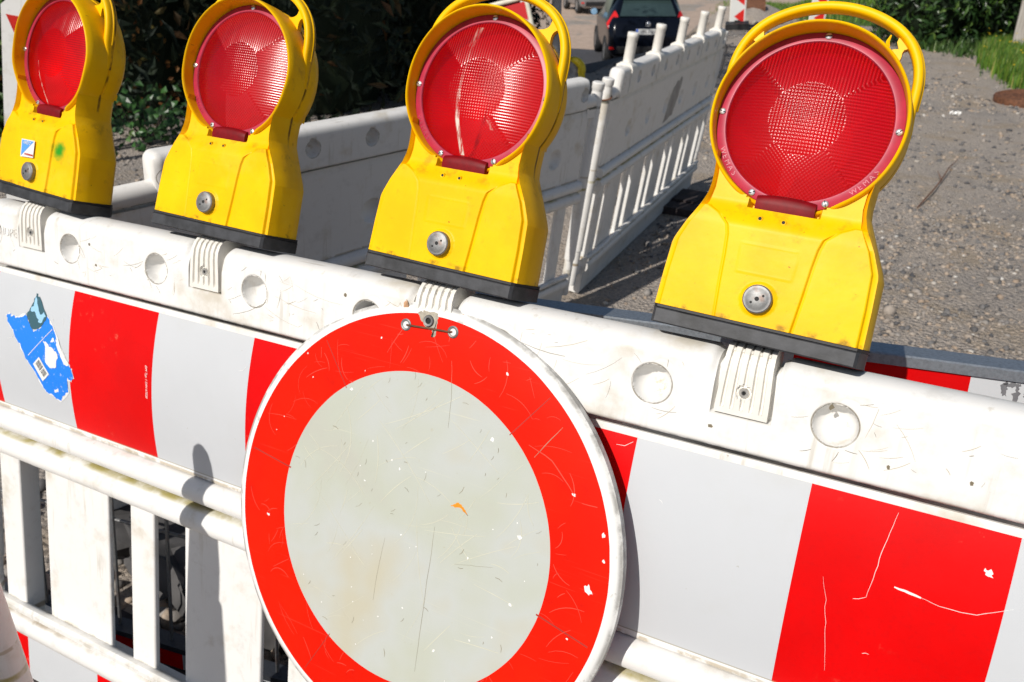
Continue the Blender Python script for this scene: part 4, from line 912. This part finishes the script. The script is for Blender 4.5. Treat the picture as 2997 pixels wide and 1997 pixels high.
# ------------------------------------------------------------ parked hatchback
t = NT('navy_car_paint'); M_CAR = t.fin((.003, .0045, .009), .2, Coat_Weight=.08, Coat_Roughness=.04, Specular_IOR_Level=.2)
M_GLASS = simple('dark_car_glass', (.03, .05, .05), .06, .1, 4, Specular_IOR_Level=.9)
M_TAIL = simple('tail_lamp_red', (.62, .012, .010), .12, .1, 20, Specular_IOR_Level=.7); M_TYRE = simple('tyre_rubber', (.018, .018, .019), .8, .3, 30)
M_RIM = metal('alloy_rim', (.60, .60, .61), .3); M_CHROME = metal('chrome', (.75, .75, .76), .15); M_BUMP = simple('black_bumper_plastic', (.012, .012, .013), .6, .2, 30)
M_PLATE = simple('number_plate', (.80, .80, .78), .4, .03, 20); M_CLEARL = simple('clear_lamp', (.62, .60, .60), .15, .1, 20)
def make_car(M, label, plate):
    root = empty('parked_car', M, label, 'car')
    # stations: y, z_bottom, half width sill, half width shoulder, z shoulder, half width roof, z roof
    ST = [(-.02, .42, .62, .66, .60, .62, .66), (.0, .34, .70, .74, .62, .68, .72), (.04, .26, .77, .79, .66, .70, .84), (.10, .22, .80, .825, .74, .70, .96), (.17, .21, .815, .84, .80, .70, 1.02), (.30, .20, .825, .85, .84, .655, 1.17),
          (.48, .20, .83, .855, .88, .60, 1.35), (.58, .20, .83, .86, .90, .585, 1.43), (.80, .20, .83, .86, .91, .59, 1.465), (1.5, .20, .83, .86, .90, .60, 1.49), (2.2, .20, .83, .86, .89, .58, 1.45), (2.7, .20, .83, .855, .88, .62, 1.20), (3.05, .20, .82, .85, .86, .68, .99), (3.5, .22, .80, .82, .78, .66, .90), (3.85, .26, .70, .74, .66, .58, .76), (3.95, .36, .58, .60, .58, .50, .64)]
    P = []
    for y, z0, w0, w1, z1, w2, z2 in ST:
        h = [(0, z0), (w0 * .8, z0), (w0, z0 + .06), (w0 * .55 + w1 * .45, z0 * .45 + z1 * .55), (w1, z1 - .03), (w1 * .995, z1 + .02), (w1 * .62 + w2 * .38, z1 * .55 + z2 * .45), (w2 * 1.03, z2 - .10 * (z2 - z1) - .01), (w2 * .93, z2 - .015), (w2 * .6, z2), (0, z2 + .006)]
        P.append([(x, y, z) for x, z in h] + [(-x, y, z) for x, z in h[-2:0:-1]])
    mb = MB(); P = np.array(P); mb.grid(P, cv=True); n = P.shape[1]; mb.f.append(list(range(n))); mb.m.append(0); mb.f.append([(len(ST) - 1) * n + i for i in range(n)][::-1]); mb.m.append(0)
    body = link('body', mb, M_CAR, root, 50, True)
    md = body.modifiers.new('s', 'SUBSURF'); md.levels = 1; md.render_levels = 2
    def skin(pts, off=.012):                                              # small panel given as 4 corners
        mb = MB(); A = np.array(pts, float); s_ = np.linspace(0, 1, 7); nn = np.cross(A[1] - A[0], A[3] - A[0]); nn /= np.linalg.norm(nn)
        if nn @ (A.mean(0) - np.array([0, 2, .8])) < 0: nn = -nn
        Q = [[(A[0] * (1 - u) + A[1] * u) * (1 - v) + (A[3] * (1 - u) + A[2] * u) * v + nn * (off + .012 * math.sin(math.pi * u) * math.sin(math.pi * v)) for v in s_] for u in s_]
        Q2 = [[p - nn * .02 for p in r] for r in Q]; mb.grid(Q); mb.grid(Q2, flip=True)
        for E1, E2 in ((Q[0], Q2[0]), (Q[-1], Q2[-1]), ([r[0] for r in Q], [r[0] for r in Q2]), ([r[-1] for r in Q], [r[-1] for r in Q2])): mb.grid(np.array([E1, E2]))
        return mb
    link('rear_window', skin([(-.60, .19, 1.035), (.60, .19, 1.035), (.49, .53, 1.375), (-.49, .53, 1.375)], .028), M_GLASS, root, 40)
    sp = MB(); sp.sweep([(.44, 1.43), (.40, 1.425), (.40, 1.44), (.52, 1.475), (.70, 1.475), (.70, 1.45)], np.linspace(-.54, .54, 9)); link('roof_spoiler', sp, M_CAR, root, 30)
    for s_ in (-1, 1):
        link('side_window', skin([(s_ * .80, .72, .98), (s_ * .80, 2.25, .97), (s_ * .645, 2.0, 1.38), (s_ * .645, .85, 1.40)], .03), M_GLASS, root, 40)
        tl = MB(); tl.add([(s_ * x, y, z) for x, y, z in ((.60, .10, .78), (.845, .20, .80), (.865, .36, .90), (.70, .30, 1.16), (.655, .22, 1.10), (.55, .12, .80), (.63, .16, .80), (.82, .30, .84), (.80, .40, .92), (.68, .36, 1.12))], [(0, 1, 2, 3, 4), (0, 4, 5), (0, 5, 6, 1), (1, 6, 7, 2), (2, 7, 8), (2, 8, 9, 3), (3, 9, 4)])
        o = link('tail_light', tl, M_TAIL, root, 60, True)
        rl = MB(); rl.add([(s_ * x, y, z) for x, y, z in ((.60, .085, .79), (.82, .175, .80), (.84, .20, .86), (.62, .10, .86), (.60, .12, .79), (.82, .21, .80), (.84, .24, .86), (.62, .14, .86))], [(0, 1, 2, 3), (4, 7, 6, 5), (0, 4, 5, 1), (1, 5, 6, 2), (2, 6, 7, 3), (3, 7, 4, 0)]); link('reversing_lamp', rl, M_CLEARL, o, 0, True)
        rf = MB(); rf.box(s_ * .70 - .12, s_ * .70 + .12, .012, .06, .40, .45); link('rear_reflector', rf, M_TAIL, root, 0)
        mr = MB(); mr.lathe([(.0, -.12), (.05, -.115), (.085, -.06), (.09, 0), (.07, .05), (0, .06)], 16, (0, 0, 0), 'X'); me = mr.mesh('wing_mirror'); me.transform(Matrix.Translation((s_ * .98, 2.35, 1.0)) @ Matrix.Diagonal((1, .7, .9, 1)))
        mo = link('wing_mirror', me, M_CAR, root, 40, True); gl = MB(); gl.lathe([(0, 0), (.07, 0), (.075, .004)], 16, (s_ * .98, 2.275, 1.0)); link('mirror_glass', gl, simple('mirror_glass_blue', (.25, .42, .60), .1, .05, 5), mo, 0)
        for y in (.78, 3.20):
            w = MB(); w.lathe([(.19, -.095), (.285, -.10), (.308, -.075), (.312, 0), (.308, .075), (.285, .10), (.19, .095)], 32, (s_ * .765, y, .312), 'X'); wo_ = link('tyre', w, M_TYRE, root, 40)
            rm = MB(); rm.lathe([(.0, .085), (.05, .088), (.09, .075), (.175, .082), (.195, .09), (.195, -.05), (0, -.05)] if s_ > 0 else [(.0, -.085), (.05, -.088), (.09, -.075), (.175, -.082), (.195, -.09), (.195, .05), (0, .05)], 30, (s_ * .765, y, .312), 'X'); link('rim', rm, M_RIM, wo_, 30)
    bp = MB(); bp.sweep([(-.03, .32), (-.045, .40), (-.035, .46), (.05, .48), (.05, .30)], np.linspace(-.66, .66, 9)); link('bumper', bp, M_BUMP, root, 30)
    pl = MB(); pl.box(-.26, .26, -.012, .06, .70, .81); po = link('number_plate', pl, M_PLATE, root, 0)
    bl = MB(); bl.box(-.259, -.215, -.0135, -.0121, .701, .809); link('blue_strip', bl, simple('plate_blue', (.02, .12, .62), .5), po, 0)
    link('plate_lettering', text_mesh(plate, .098, Matrix.Translation((.022, -.0135, .755)) @ Matrix.Scale(.80, 4, (1, 0, 0)) @ RZ), simple('plate_black', (.02, .02, .02), .6), po, 0)
    lg = MB(); lg.lathe([(0, .045), (.04, .048), (.055, .06)], 20, (0, 0, .90)); link('badge', lg, M_CHROME, root, 40)
    wp = MB(); wp.tube([(-.02, .185, 1.04), (.18, .22, 1.08), (.40, .25, 1.10)], [.016, .010, .008], 8); link('rear_wiper', wp, M_BUMP, root, 40)
    ex = MB(); ex.tube([(-.45, -.02, .25), (-.45, .2, .25)], .028, 12); link('exhaust_pipe', ex, M_CHROME, root, 40)
    return root
cz = float(ground_z(-4.75, 17.4)) + .09
car = make_car(Matrix.Translation((-4.84, 17.25, cz - .09)) @ Matrix.Rotation(rad(27), 4, 'Z'), 'black hatchback parked on the road seen from behind', 'MK F 250')
cx, cy = -11.2, 30.5
M_CAR2 = simple('silver_car_paint', (.30, .30, .31), .25, .08, 6, Metallic=.5)
car2 = copy_tree(car); car2.matrix_world = Matrix.Translation((cx, cy, float(ground_z(cx, cy)))) @ Matrix.Rotation(rad(35), 4, 'Z'); car2['label'] = 'silver grey car parked far up the road, cut off by the top edge'
set_mat(car2, 'body', M_CAR2); set_mat(car2, 'roof_spoiler', M_CAR2)

# ------------------------------------------------------------ beacons, boards and other site things
t = NT('beacon_face'); x, y, z = t.xyz()
u = t.math('PINGPONG', t.math('MULTIPLY', z, 1 / .17), 1.0)                     # left-pointing arrow heads
a_ = t.math('ADD', t.math('MULTIPLY', t.math('ABSOLUTE', t.math('SUBTRACT', t.math('MODULO', t.math('ADD', z, 10.15), .30), .15)), 1.0), t.math('MULTIPLY', x, -.75))
red_ = t.math('MULTIPLY', t.math('LESS_THAN', a_, .045), t.math('LESS_THAN', t.math('ABSOLUTE', x), .108))
t.fin(t.mix(red_, (.66, .66, .64), (.62, .012, .008)), .4); M_BEACON = t.mat
def beacon(M, label, up=1.0, z0=.12):
    root = empty('guide_beacon', M, label, 'beacon', 'red and white arrow beacons')
    mb = MB(); pr = [(-.125, .0), (-.125, up - .04), (-.105, up), (.105, up), (.125, up - .04), (.125, .0)]
    mb.add([(x, -.018, z + z0) for x, z in pr] + [(x, .018, z + z0) for x, z in pr], [list(range(6)), list(range(11, 5, -1))] + [(i, (i + 1) % 6, 6 + (i + 1) % 6, 6 + i) for i in range(6)])
    link('board', mb, M_BEACON, root, 0, True)
    fr = MB(); fr.tube([(-.125, 0, z0), (-.125, 0, up - .04 + z0), (-.105, 0, up + z0), (.105, 0, up + z0), (.125, 0, up - .04 + z0), (.125, 0, z0)], .014, 8); link('rim', fr, M_CLIP, root, 40)
    ft_ = MB(); ft_.box(-.20, .20, -.36, .36, .0, .10); ft_.box(-.05, .05, -.05, .05, .10, z0 + .02); link('foot', ft_, M_BUMP, root, 0); return root
def at(x, y): return (x, y, float(ground_z(x, y)))
beacon(Matrix.Translation(at(-2.41, 14.9)) @ Matrix.Rotation(rad(-3), 4, 'Y') @ Matrix.Rotation(rad(14), 4, 'Z'), 'red and white arrow beacon standing between the black car and the rightmost lamp')
beacon(Matrix.Translation(at(-1.17, 15.4)) @ Matrix.Rotation(rad(3), 4, 'Y') @ Matrix.Rotation(rad(14), 4, 'Z'), 'red and white arrow beacon seen behind the handle of the rightmost lamp')

# white beacon with a red triangle behind the left lamp
bx = Vector((-1.835, 1.085, -.05)); root = empty('triangle_beacon', Matrix.Translation(bx) @ Matrix.Rotation(rad(38), 4, 'Z') @ Matrix.Rotation(rad(12), 4, 'Y'), 'white beacon with a red triangle, half hidden behind the leftmost lamp', 'beacon')
mb = MB(); pr = [(-.128, .25), (-.128, 1.245), (-.085, 1.29), (.085, 1.29), (.128, 1.245), (.128, .25)]
mb.add([(x, -.022, z) for x, z in pr] + [(x, .022, z) for x, z in pr], [list(range(6)), list(range(11, 5, -1))] + [(i, (i + 1) % 6, 6 + (i + 1) % 6, 6 + i) for i in range(6)]); link('board', mb, M_WHITE, root, 0, True)
mb = MB(); mb.poly([(-.112, 1.215), (.112, 1.215), (-.01, .98)], -.0235, .001); link('red_triangle', mb, simple('beacon_red', (.55, .012, .006), .4), root, 0)
mb = MB(); mb.box(-.03, .03, -.03, .03, .05, .25); mb.box(-.2, .2, -.3, .3, 0, .10); link('foot', mb, M_BUMP, root, 0)

# striped board in a cream frame leaning beside the hedge, seen through the third lamp's handle
wb_ = empty('striped_board', Matrix.Translation((-1.42, 4.92, -.06)) @ Matrix.Rotation(rad(24), 4, 'Z') @ Matrix.Rotation(rad(-14), 4, 'Y') @ Matrix.Rotation(rad(-8), 4, 'X'), 'cream framed red and white board seen through the handle of the lamp above the sign', 'board')
t = NT('diagonal_board'); x, y, z = t.xyz(); f = t.math('LESS_THAN', t.math('MODULO', t.math('ADD', t.math('ADD', z, t.math('MULTIPLY', x, .55)), 10.15), .36), .18); t.fin(t.mix(f, (.55, .57, .58), (.52, .01, .012)), .45)
mb = MB(); mb.box(-.13, .13, -.01, .01, .10, 1.07); link('board', mb, t.mat, wb_, 0)
mb = MB(); mb.tube([(-.145, 0, .02), (-.145, 0, 1.06), (-.12, 0, 1.10), (.12, 0, 1.10), (.145, 0, 1.06), (.145, 0, .02)], .018, 10); link('frame', mb, simple('cream_frame', (.66, .62, .50), .5), wb_, 40)
mb = MB(); mb.tube([(-2.05, 5.87, -.02), (-2.05, 5.87, 1.9)], .026, 12); tag(link('white_pole', mb, M_WHITE, None, 40), 'thin white pole at the hedge behind the lamp above the sign', 'pole')
mb = MB(); mb.tube([(-2.02, 6.45, -.02), (-2.0, 6.45, 1.8)], .045, 14); tag(link('grey_post', mb, simple('grey_post', (.25, .25, .26), .6), None, 40), 'grey post beside the thin white pole', 'post')

# yellow pipe bend lying on a heap of rubble
yx, yy = -2.02, 6.95; yz = float(ground_z(yx, yy))
mb = MB(); a = np.linspace(rad(100), rad(-25), 14); pth = [(yx - .10, yy - .02, yz + .355), (yx - .06, yy, yz + .36)] + [(yx - .02 + .08 * math.cos(t_), yy, yz + .285 + .08 * math.sin(t_)) for t_ in a] + [(yx + .055, yy - .01, yz + .19)]
mb.tube(pth, np.r_[.036, .038, np.full(14, .038), .046], 16); tag(link('pipe_bend', mb, simple('yellow_pipe', (.72, .55, .01), .4), None, 50), 'bright yellow pipe bend resting on rubble beside the car', 'pipe')
bm = bmesh.new(); bmesh.ops.create_icosphere(bm, subdivisions=4, radius=1)
for v in bm.verts:
    n_ = math.sin(v.co.x * 7 + 1) * math.sin(v.co.y * 9) * math.sin(v.co.z * 8 + 2) * .12; v.co = Vector((v.co.x * .20, v.co.y * .24, v.co.z * .30)) * (1 + n_ + random.uniform(-.05, .05))
me = bpy.data.meshes.new('rubble_heap'); bm.to_mesh(me); bm.free(); o = link('rubble_heap', me, simple('grey_rubble', (.27, .26, .25), .9, .5, 14, .6), None, 25); o.location = (yx - .12, yy + .03, yz + .08); tag(o, 'heap of pale grey rubble under the yellow pipe bend', 'rubble')

# rusty things at the far side
bxk = at(-2.72, 16.6); root = empty('excavator_bucket', Matrix.Translation(bxk) @ Matrix.Rotation(rad(20), 4, 'Z') @ Matrix.Scale(.62, 4), 'rusty excavator bucket lying behind the arrow beacon', 'bucket')
mb = MB(); t_ = np.linspace(rad(-10), rad(230), 22); pr = [(.36 * math.cos(q), .40 + .36 * math.sin(q)) for q in t_]
P = np.array([[(x, u, v) for u, v in pr] for x in (-.05, .60)]); mb.grid(P); P2 = np.array([[(x, .94 * u, .40 + .94 * (v - .40)) for u, v in pr] for x in (-.05, .60)]); mb.grid(P2, flip=True)
for x in (-.05, .60): mb.add([(x, u, v) for u, v in pr], [list(range(len(pr)))])
link('shell', mb, M_RUST, root, 40)
mb = MB()
for x in (.0, .18, .36, .54): mb.box(x - .03, x + .03, .30, .46, .26, .32)
link('teeth', mb, M_RUST, root, 0); mb = MB(); mb.box(-.22, -.06, -.1, .1, .02, .30); mb.box(-.20, -.08, -.06, .06, .30, .62); link('hitch', mb, simple('orange_paint_worn', (.26, .10, .025), .6, .3, 12), root, 0)
mc_ = MB(); mc_.lathe([(0, .055), (.27, .056), (.285, .070), (.31, .070), (.318, .060), (.318, .0), (0, .0)], 60, (0, 0, 0), 'Z')
for r_ in (.08, .15, .22): mc_.lathe([(r_, .0555), (r_ + .008, .063), (r_ + .025, .063), (r_ + .033, .0555)], 50, (0, 0, 0), 'Z')
o = link('manhole_cover', mc_, M_RUST, None, 40); o.location = (1.93, 8.70, .012); o.rotation_euler = (rad(2), rad(-3), 0); tag(o, 'rusty round manhole cover standing proud of the gravel at the right edge', 'manhole cover')
mb = MB(); mb.tube([(1.245, 4.40, .012), (1.30, 4.75, .03), (1.335, 5.1, .022), (1.36, 5.4, .035), (1.405, 5.76, .02)], [.004, .0045, .004, .0035, .002], 7); mb.tube([(1.335, 5.1, .022), (1.30, 5.22, .05)], [.004, .002], 6); tag(link('rusty_stick', mb, M_RUST, None, 40), 'thin rusty brown stick lying on the gravel', 'stick')
mb = MB(); P = np.array([[(u * .055 + .01 * math.sin(v * 5), v * .04, .02 + .022 * math.sin(u * 4 + v * 3) + .014 * math.cos(v * 6)) for v in np.linspace(-1, 1, 9)] for u in np.linspace(-1, 1, 11)]); mb.grid(P)
mb.grid(P * (.6, .7, 1.1) + (.075, .02, .0)); o = link('paper_scrap', mb, M_WHITEPAINT, None, 60); o.location = (1.31, 7.72, .002); o.scale = (.55, .55, .55); tag(o, 'crumpled white scrap of paper lying on the gravel', 'paper')
stones('gravel_mound', np.stack([-3.0 + rng.normal(0, .45, 1500), 16.9 + rng.normal(0, .5, 1500)], 1), .02 + .05 * rng.random(1500), M_STONE, 'low mound of gravel behind the car', cat='gravel')
md_ = MB(); u = np.linspace(0, 1, 10); A = np.linspace(0, 2 * math.pi, 40); P = np.array([[(-3.0 + 1.25 * r_ * math.cos(q), 16.9 + 1.1 * r_ * math.sin(q), float(ground_z(-3.0 + 1.25 * r_ * math.cos(q), 16.9)) * .6 + .42 * (1 - r_ ** 2) - .05 + .03 * math.sin(q * 5 + r_ * 9)) for q in A] for r_ in u]); md_.grid(P)
tag(link('mound', md_, M_GROUND, None, 40), 'low earth mound at the road edge behind the car', 'mound', kind='structure')

# ------------------------------------------------------------ plants
def leaf_mat(name, stops, rough=.42, trans=.0):
    t = NT(name); gi = t.n('NewGeometry').outputs['Random Per Island']; c = t.colramp(gi, stops)
    t.fin(c, rough, Specular_IOR_Level=.35); return t.mat
M_LAUREL = leaf_mat('laurel_leaf', [(0, (.012, .030, .010)), (.5, (.022, .055, .014)), (.85, (.045, .10, .018)), (1, (.10, .16, .03))], .35)
M_CONIF = leaf_mat('conifer_spray', [(0, (.006, .013, .006)), (.6, (.010, .021, .008)), (.9, (.018, .030, .009)), (.965, (.07, .030, .008)), (1, (.06, .05, .012))], .7)
M_SHRUB = leaf_mat('shrub_leaf', [(0, (.02, .05, .012)), (.5, (.045, .10, .02)), (.85, (.075, .14, .03)), (1, (.12, .16, .05))], .5)
M_IVY = leaf_mat('ivy_leaf', [(0, (.012, .035, .010)), (.5, (.025, .075, .018)), (.9, (.05, .13, .03)), (1, (.10, .09, .03))], .4)
M_GRASS = leaf_mat('grass_blade', [(0, (.030, .080, .010)), (.4, (.065, .15, .013)), (.85, (.12, .22, .02)), (1, (.30, .27, .08))], .55)
M_BARK = simple('bark', (.055, .040, .028), .9, .3, 20, .5)

def leaves(mb, P, N, L, W, fold=.25, droop=.3):
    """folded 4-point leaves at P, facing N"""
    n = len(P); N = N / (np.linalg.norm(N, axis=1)[:, None] + 1e-9); up = rng.normal(0, 1, (n, 3)) + np.array([0, 0, -droop])
    T = up - (up * N).sum(1)[:, None] * N; T /= np.linalg.norm(T, axis=1)[:, None] + 1e-9; Bn = np.cross(N, T)
    L = np.broadcast_to(L, n)[:, None]; W = np.broadcast_to(W, n)[:, None]
    base = P; mid = P + T * L * .5; tip = P + T * L - N * L * .18
    V = np.stack([base, mid + Bn * W * .5 + N * W * fold, tip, mid - Bn * W * .5 + N * W * fold, mid], 1).reshape(-1, 3)
    i = np.arange(n) * 5; F = np.stack([np.stack([i, i + 4, i + 1], 1), np.stack([i + 4, i + 2, i + 1], 1), np.stack([i, i + 3, i + 4], 1), np.stack([i + 4, i + 3, i + 2], 1)], 1).reshape(-1, 3)
    mb.add(V, F.tolist())
def crown_pts(n, c, r, shell=.55, lump=.22, seed=0):
    g = np.random.default_rng(seed); d = g.normal(0, 1, (n, 3)); d /= np.linalg.norm(d, axis=1)[:, None]
    f = 1 + lump * (np.sin(d[:, 0] * 5 + seed) * np.sin(d[:, 1] * 6 + 2 * seed) + np.sin(d[:, 2] * 7 + seed) * .7)
    rad_ = (shell + (1 - shell) * g.random(n) ** .6) * f
    return np.array(c) + d * rad_[:, None] * np.array(r), d
def bush(name, label, cat, c, r, n, L, W, mat, seed, group=None, core=True, h0=0.0, mat_core=None, face=None):
    c = np.array(c, float); root = empty(name, Matrix.Translation((c[0], c[1], h0)), label, cat, group)
    P, d = crown_pts(n, c - np.array([c[0], c[1], h0]), r, seed=seed); k = P[:, 2] > .02; P, d = P[k], d[k]
    if face is not None: k = (d @ np.array(face) > -.35); P, d = P[k], d[k]
    mb = MB(); leaves(mb, P, d + rng.normal(0, .55, P.shape) + np.array([0, 0, .35]), L * rng.uniform(.6, 1.25, len(P)), W * rng.uniform(.7, 1.2, len(P))); cr = link('crown', mb, mat, root, 0)
    tr = MB(); z1 = c[2] - h0
    for q in range(5): a_ = q * 1.3 + seed; tr.tube([(.12 * math.cos(a_), .12 * math.sin(a_), -.05), (.25 * r[0] * math.cos(a_), .25 * r[1] * math.sin(a_), z1 * .6), (.6 * r[0] * math.cos(a_), .6 * r[1] * math.sin(a_), z1 * 1.05)], [.05, .035, .012], 7)
    link('trunk', tr, M_BARK, root, 40)
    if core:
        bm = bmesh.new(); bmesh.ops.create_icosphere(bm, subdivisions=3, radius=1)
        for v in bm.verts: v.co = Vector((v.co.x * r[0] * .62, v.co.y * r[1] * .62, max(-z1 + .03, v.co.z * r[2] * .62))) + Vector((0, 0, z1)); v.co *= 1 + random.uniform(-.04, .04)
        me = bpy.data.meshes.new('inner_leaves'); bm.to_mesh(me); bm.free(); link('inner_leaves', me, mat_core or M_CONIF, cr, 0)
    return root
GH = 'dark conifers of the left hedge'
for i, (x, y, rx, h, lb) in enumerate([(-5.35, 4.55, 1.25, 5.2, 'dark conifer between the two left lamps, nearest of the hedge'), (-4.0, 5.45, 1.15, 5.6, 'dark conifer right of the hazy lamp, second nearest of the hedge'), (-3.95, 7.0, 1.2, 5.6, 'dark conifer left of the lamp above the sign in the middle of the hedge'),
                                       (-4.95, 9.2, 1.25, 5.4, 'dark conifer behind the lamp above the sign, second farthest of the hedge'), (-5.75, 11.0, 1.3, 5.2, 'dark conifer farthest along the hedge beside the thin white pole'), (-6.7, 3.5, 1.2, 5.0, 'dark conifer behind the leftmost lamp at the near end of the hedge')]):
    z0 = float(ground_z(x, y)); bush('conifer', lb, 'tree', (x, y, z0 + h * .28), (rx, 1.25, h * .74), 12000, .17, .055, M_CONIF, 11 + i, GH, True, z0)
bush('added_shade_tree', 'tall tree added out of frame at the left to shade the hedge', 'tree', (-4.75, .0, 7.7), (2.1, 1.3, 3.0), 11000, .16, .09, M_SHRUB, 77, None, True, 0.0, M_SHRUB)  # unseen tree, added to throw shade on the hedge
bush('leafy_shrub', 'sunlit green shrub at the left edge behind the white beacon', 'shrub', (-5.65, 3.35, .62), (.6, .55, .85), 5200, .085, .045, M_SHRUB, 31)
for i, (x, y, rx, h, lb) in enumerate([(.72, 13.75, .95, 2.6, 'dark green laurel bush behind the cracked handle of the rightmost lamp'), (1.55, 14.2, 1.0, 2.7, 'dark green laurel bush right of the rightmost lamp'), (2.4, 14.7, 1.0, 2.6, 'dark green laurel bush half behind the wooden post'), (.55, 15.3, .8, 2.5, 'laurel bush at the back of the row beside the lawn')]):
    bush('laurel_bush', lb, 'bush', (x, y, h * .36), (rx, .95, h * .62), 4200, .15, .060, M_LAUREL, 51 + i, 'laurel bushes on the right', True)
# ivy at the foot of the hedge
root = empty('ivy_plant', Matrix.Translation((-4.05, 3.55, 0)), 'bright green ivy between the two left lamps at the foot of the hedge', 'plant')
P = np.stack([rng.normal(0, .22, 240), rng.normal(0, .20, 240), np.abs(rng.normal(.16, .15, 240)) + .03], 1); mb = MB(); leaves(mb, P, np.stack([rng.normal(.5, .6, 240), rng.normal(-.8, .5, 240), rng.normal(.6, .4, 240)], 1), rng.uniform(.045, .095, 240), rng.uniform(.035, .075, 240), .15); link('leaves', mb, M_IVY, root, 0)
mb = MB()
for k in range(9): a_ = k * .7; mb.tube([(0, 0, 0), (.12 * math.cos(a_), .12 * math.sin(a_), .15), (.25 * math.cos(a_), .22 * math.sin(a_), .32)], [.006, .005, .003], 6)
link('stem', mb, M_BARK, root, 40)
mb = MB(); mb.tube([(-3.52, 3.62, .15), (-3.40, 3.60, .24), (-3.26, 3.58, .22)], [.010, .008, .003], 7); mb.tube([(-3.40, 3.60, .24), (-3.28, 3.62, .27)], [.006, .003], 6); tag(link('dry_twig', mb, simple('dry_wood', (.36, .26, .18), .8), None, 40), 'pale dry twig at the foot of the hedge left of the hazy lamp', 'twig')
# dead leaves
n = 420; P = np.stack([rng.uniform(-4.7, -3.4, n), rng.uniform(3.0, 6.5, n), np.abs(rng.normal(.0, .75, n)) * .9 + .05], 1); P[:, 0] = -4.62 + .15 * rng.normal(0, 1, n)
mb = MB(); leaves(mb, P, np.stack([np.ones(n), rng.normal(-.5, .5, n), rng.normal(.2, .5, n)], 1), .06, .035); tag(link('dead_leaves', mb, leaf_mat('dead_leaf', [(0, (.10, .035, .008)), (.5, (.18, .07, .015)), (1, (.12, .10, .02))], .7), None, 0), 'brown and yellow dead leaves caught in the hedge', 'leaves', kind='stuff')

# grass
def grass(name, label, pts, h, w, mat=M_GRASS, lean=.35):
    n = len(pts); z0 = ground_z(pts[:, 0], pts[:, 1]); hh = h * rng.uniform(.45, 1.25, n); a_ = rng.uniform(0, 6.28, n); d = np.stack([np.cos(a_), np.sin(a_)], 1); ln = lean * rng.random(n)[:, None] * hh[:, None]
    s_ = np.stack([-d[:, 1], d[:, 0]], 1) * w / 2
    V = np.stack([np.c_[pts - s_, z0 - .01], np.c_[pts + s_, z0 - .01], np.c_[pts + s_ * .7 + d * ln * .4, z0 + hh * .6], np.c_[pts - s_ * .7 + d * ln * .4, z0 + hh * .6], np.c_[pts + d * ln, z0 + hh]], 1).reshape(-1, 3)
    i = np.arange(n) * 5; F = np.concatenate([np.stack([i, i + 1, i + 2, i + 3], 1).tolist(), ]).tolist() + np.stack([i + 3, i + 2, i + 4], 1).tolist()
    mb = MB(); mb.add(V, F); return tag(link(name, mb, mat, None, 0), label, 'grass', kind='stuff')
def inpoly(pts, poly):
    x, y = pts[:, 0], pts[:, 1]; c = np.zeros(len(pts), bool); j = len(poly) - 1
    for i in range(len(poly)):
        xi, yi = poly[i]; xj, yj = poly[j]; c ^= ((yi > y) != (yj > y)) & (x < (xj - xi) * (y - yi) / (yj - yi + 1e-12) + xi); j = i
    return c
def area(n, poly, jit=.08):
    a = np.array(poly); p = np.stack([rng.uniform(a[:, 0].min(), a[:, 0].max(), n), rng.uniform(a[:, 1].min(), a[:, 1].max(), n)], 1)
    return p[inpoly(p + rng.normal(0, jit, p.shape), poly)]
V1 = [(1.42, 12.2), (1.58, 11.0), (1.74, 10.2), (1.97, 9.4), (2.6, 8.9), (3.4, 9.5), (3.4, 14), (1.7, 14), (1.45, 13.2)]
grass('grass', 'tall fresh grass on the verge at the right edge', np.concatenate([area(26000, V1), area(9000, [(1.9, 9.4), (3.2, 9.4), (3.2, 13.9), (1.7, 13.9)])]), .19, .012)
LW_ = [(-3.0, 17.6), (.2, 16.4), (3, 17), (4, 40), (-9, 40), (-4.5, 20)]
lawn_z = MB(); sheet('lawn', ([(-3.3, 17.5), (-5.2, 20.5), (-8, 40)], [(.6, 16.2), (5, 20), (8, 40)]), .006, simple('lawn_soil', (.055, .11, .016), .9, .25, 5, .4), 'bright green lawn', 'lawn')
grass('lawn_grass', 'short bright lawn grass behind the beacons', area(42000, LW_, .25), .13, .022)
wd = area(160, [(1.0, 12.6), (1.5, 12.2), (1.6, 13.3), (.3, 13.5)], .1); grass('weeds', 'weeds at the foot of the laurel bushes', np.concatenate([wd + rng.normal(0, .03, wd.shape) for _ in range(8)]), .16, .02, M_SHRUB, .9)
nf = 90; fp = area(900, V1)[:nf]; mb = MB()
for (x, y) in fp:
    z = float(ground_z(x, y)) + rng.uniform(.16, .34); mb.lathe([(0, .004), (.011, .0), (.008, -.006), (0, -.007)], 6, (x, y, z), 'Z')
tag(link('yellow_flowers', mb, simple('yellow_petals', (.75, .52, .02), .5), None, 0), 'tiny yellow flowers in the grass at the right edge', 'flowers', kind='stuff')
# wooden post at the right edge
t = NT('weathered_wood'); x, y, z = t.xyz(); f = t.noise(1, 6, .6, t.mapped((60, 60, 3))); t.bump(f, .5, .004); t.fin(t.mix(t.ramp(f, .35, .65), (.30, .27, .235), (.44, .41, .37)), .8)
root = empty('wooden_post', Matrix.Translation((1.885, 12.9, 0)), 'weathered wooden post cut off by the right edge', 'post')
link('post', rbox(-.09, .30, -.10, .10, -.05, 1.9, .012), t.mat, root, 30); link('batten', rbox(.02, .07, -.125, -.102, .1, 1.85, .006), t.mat, root, 30)
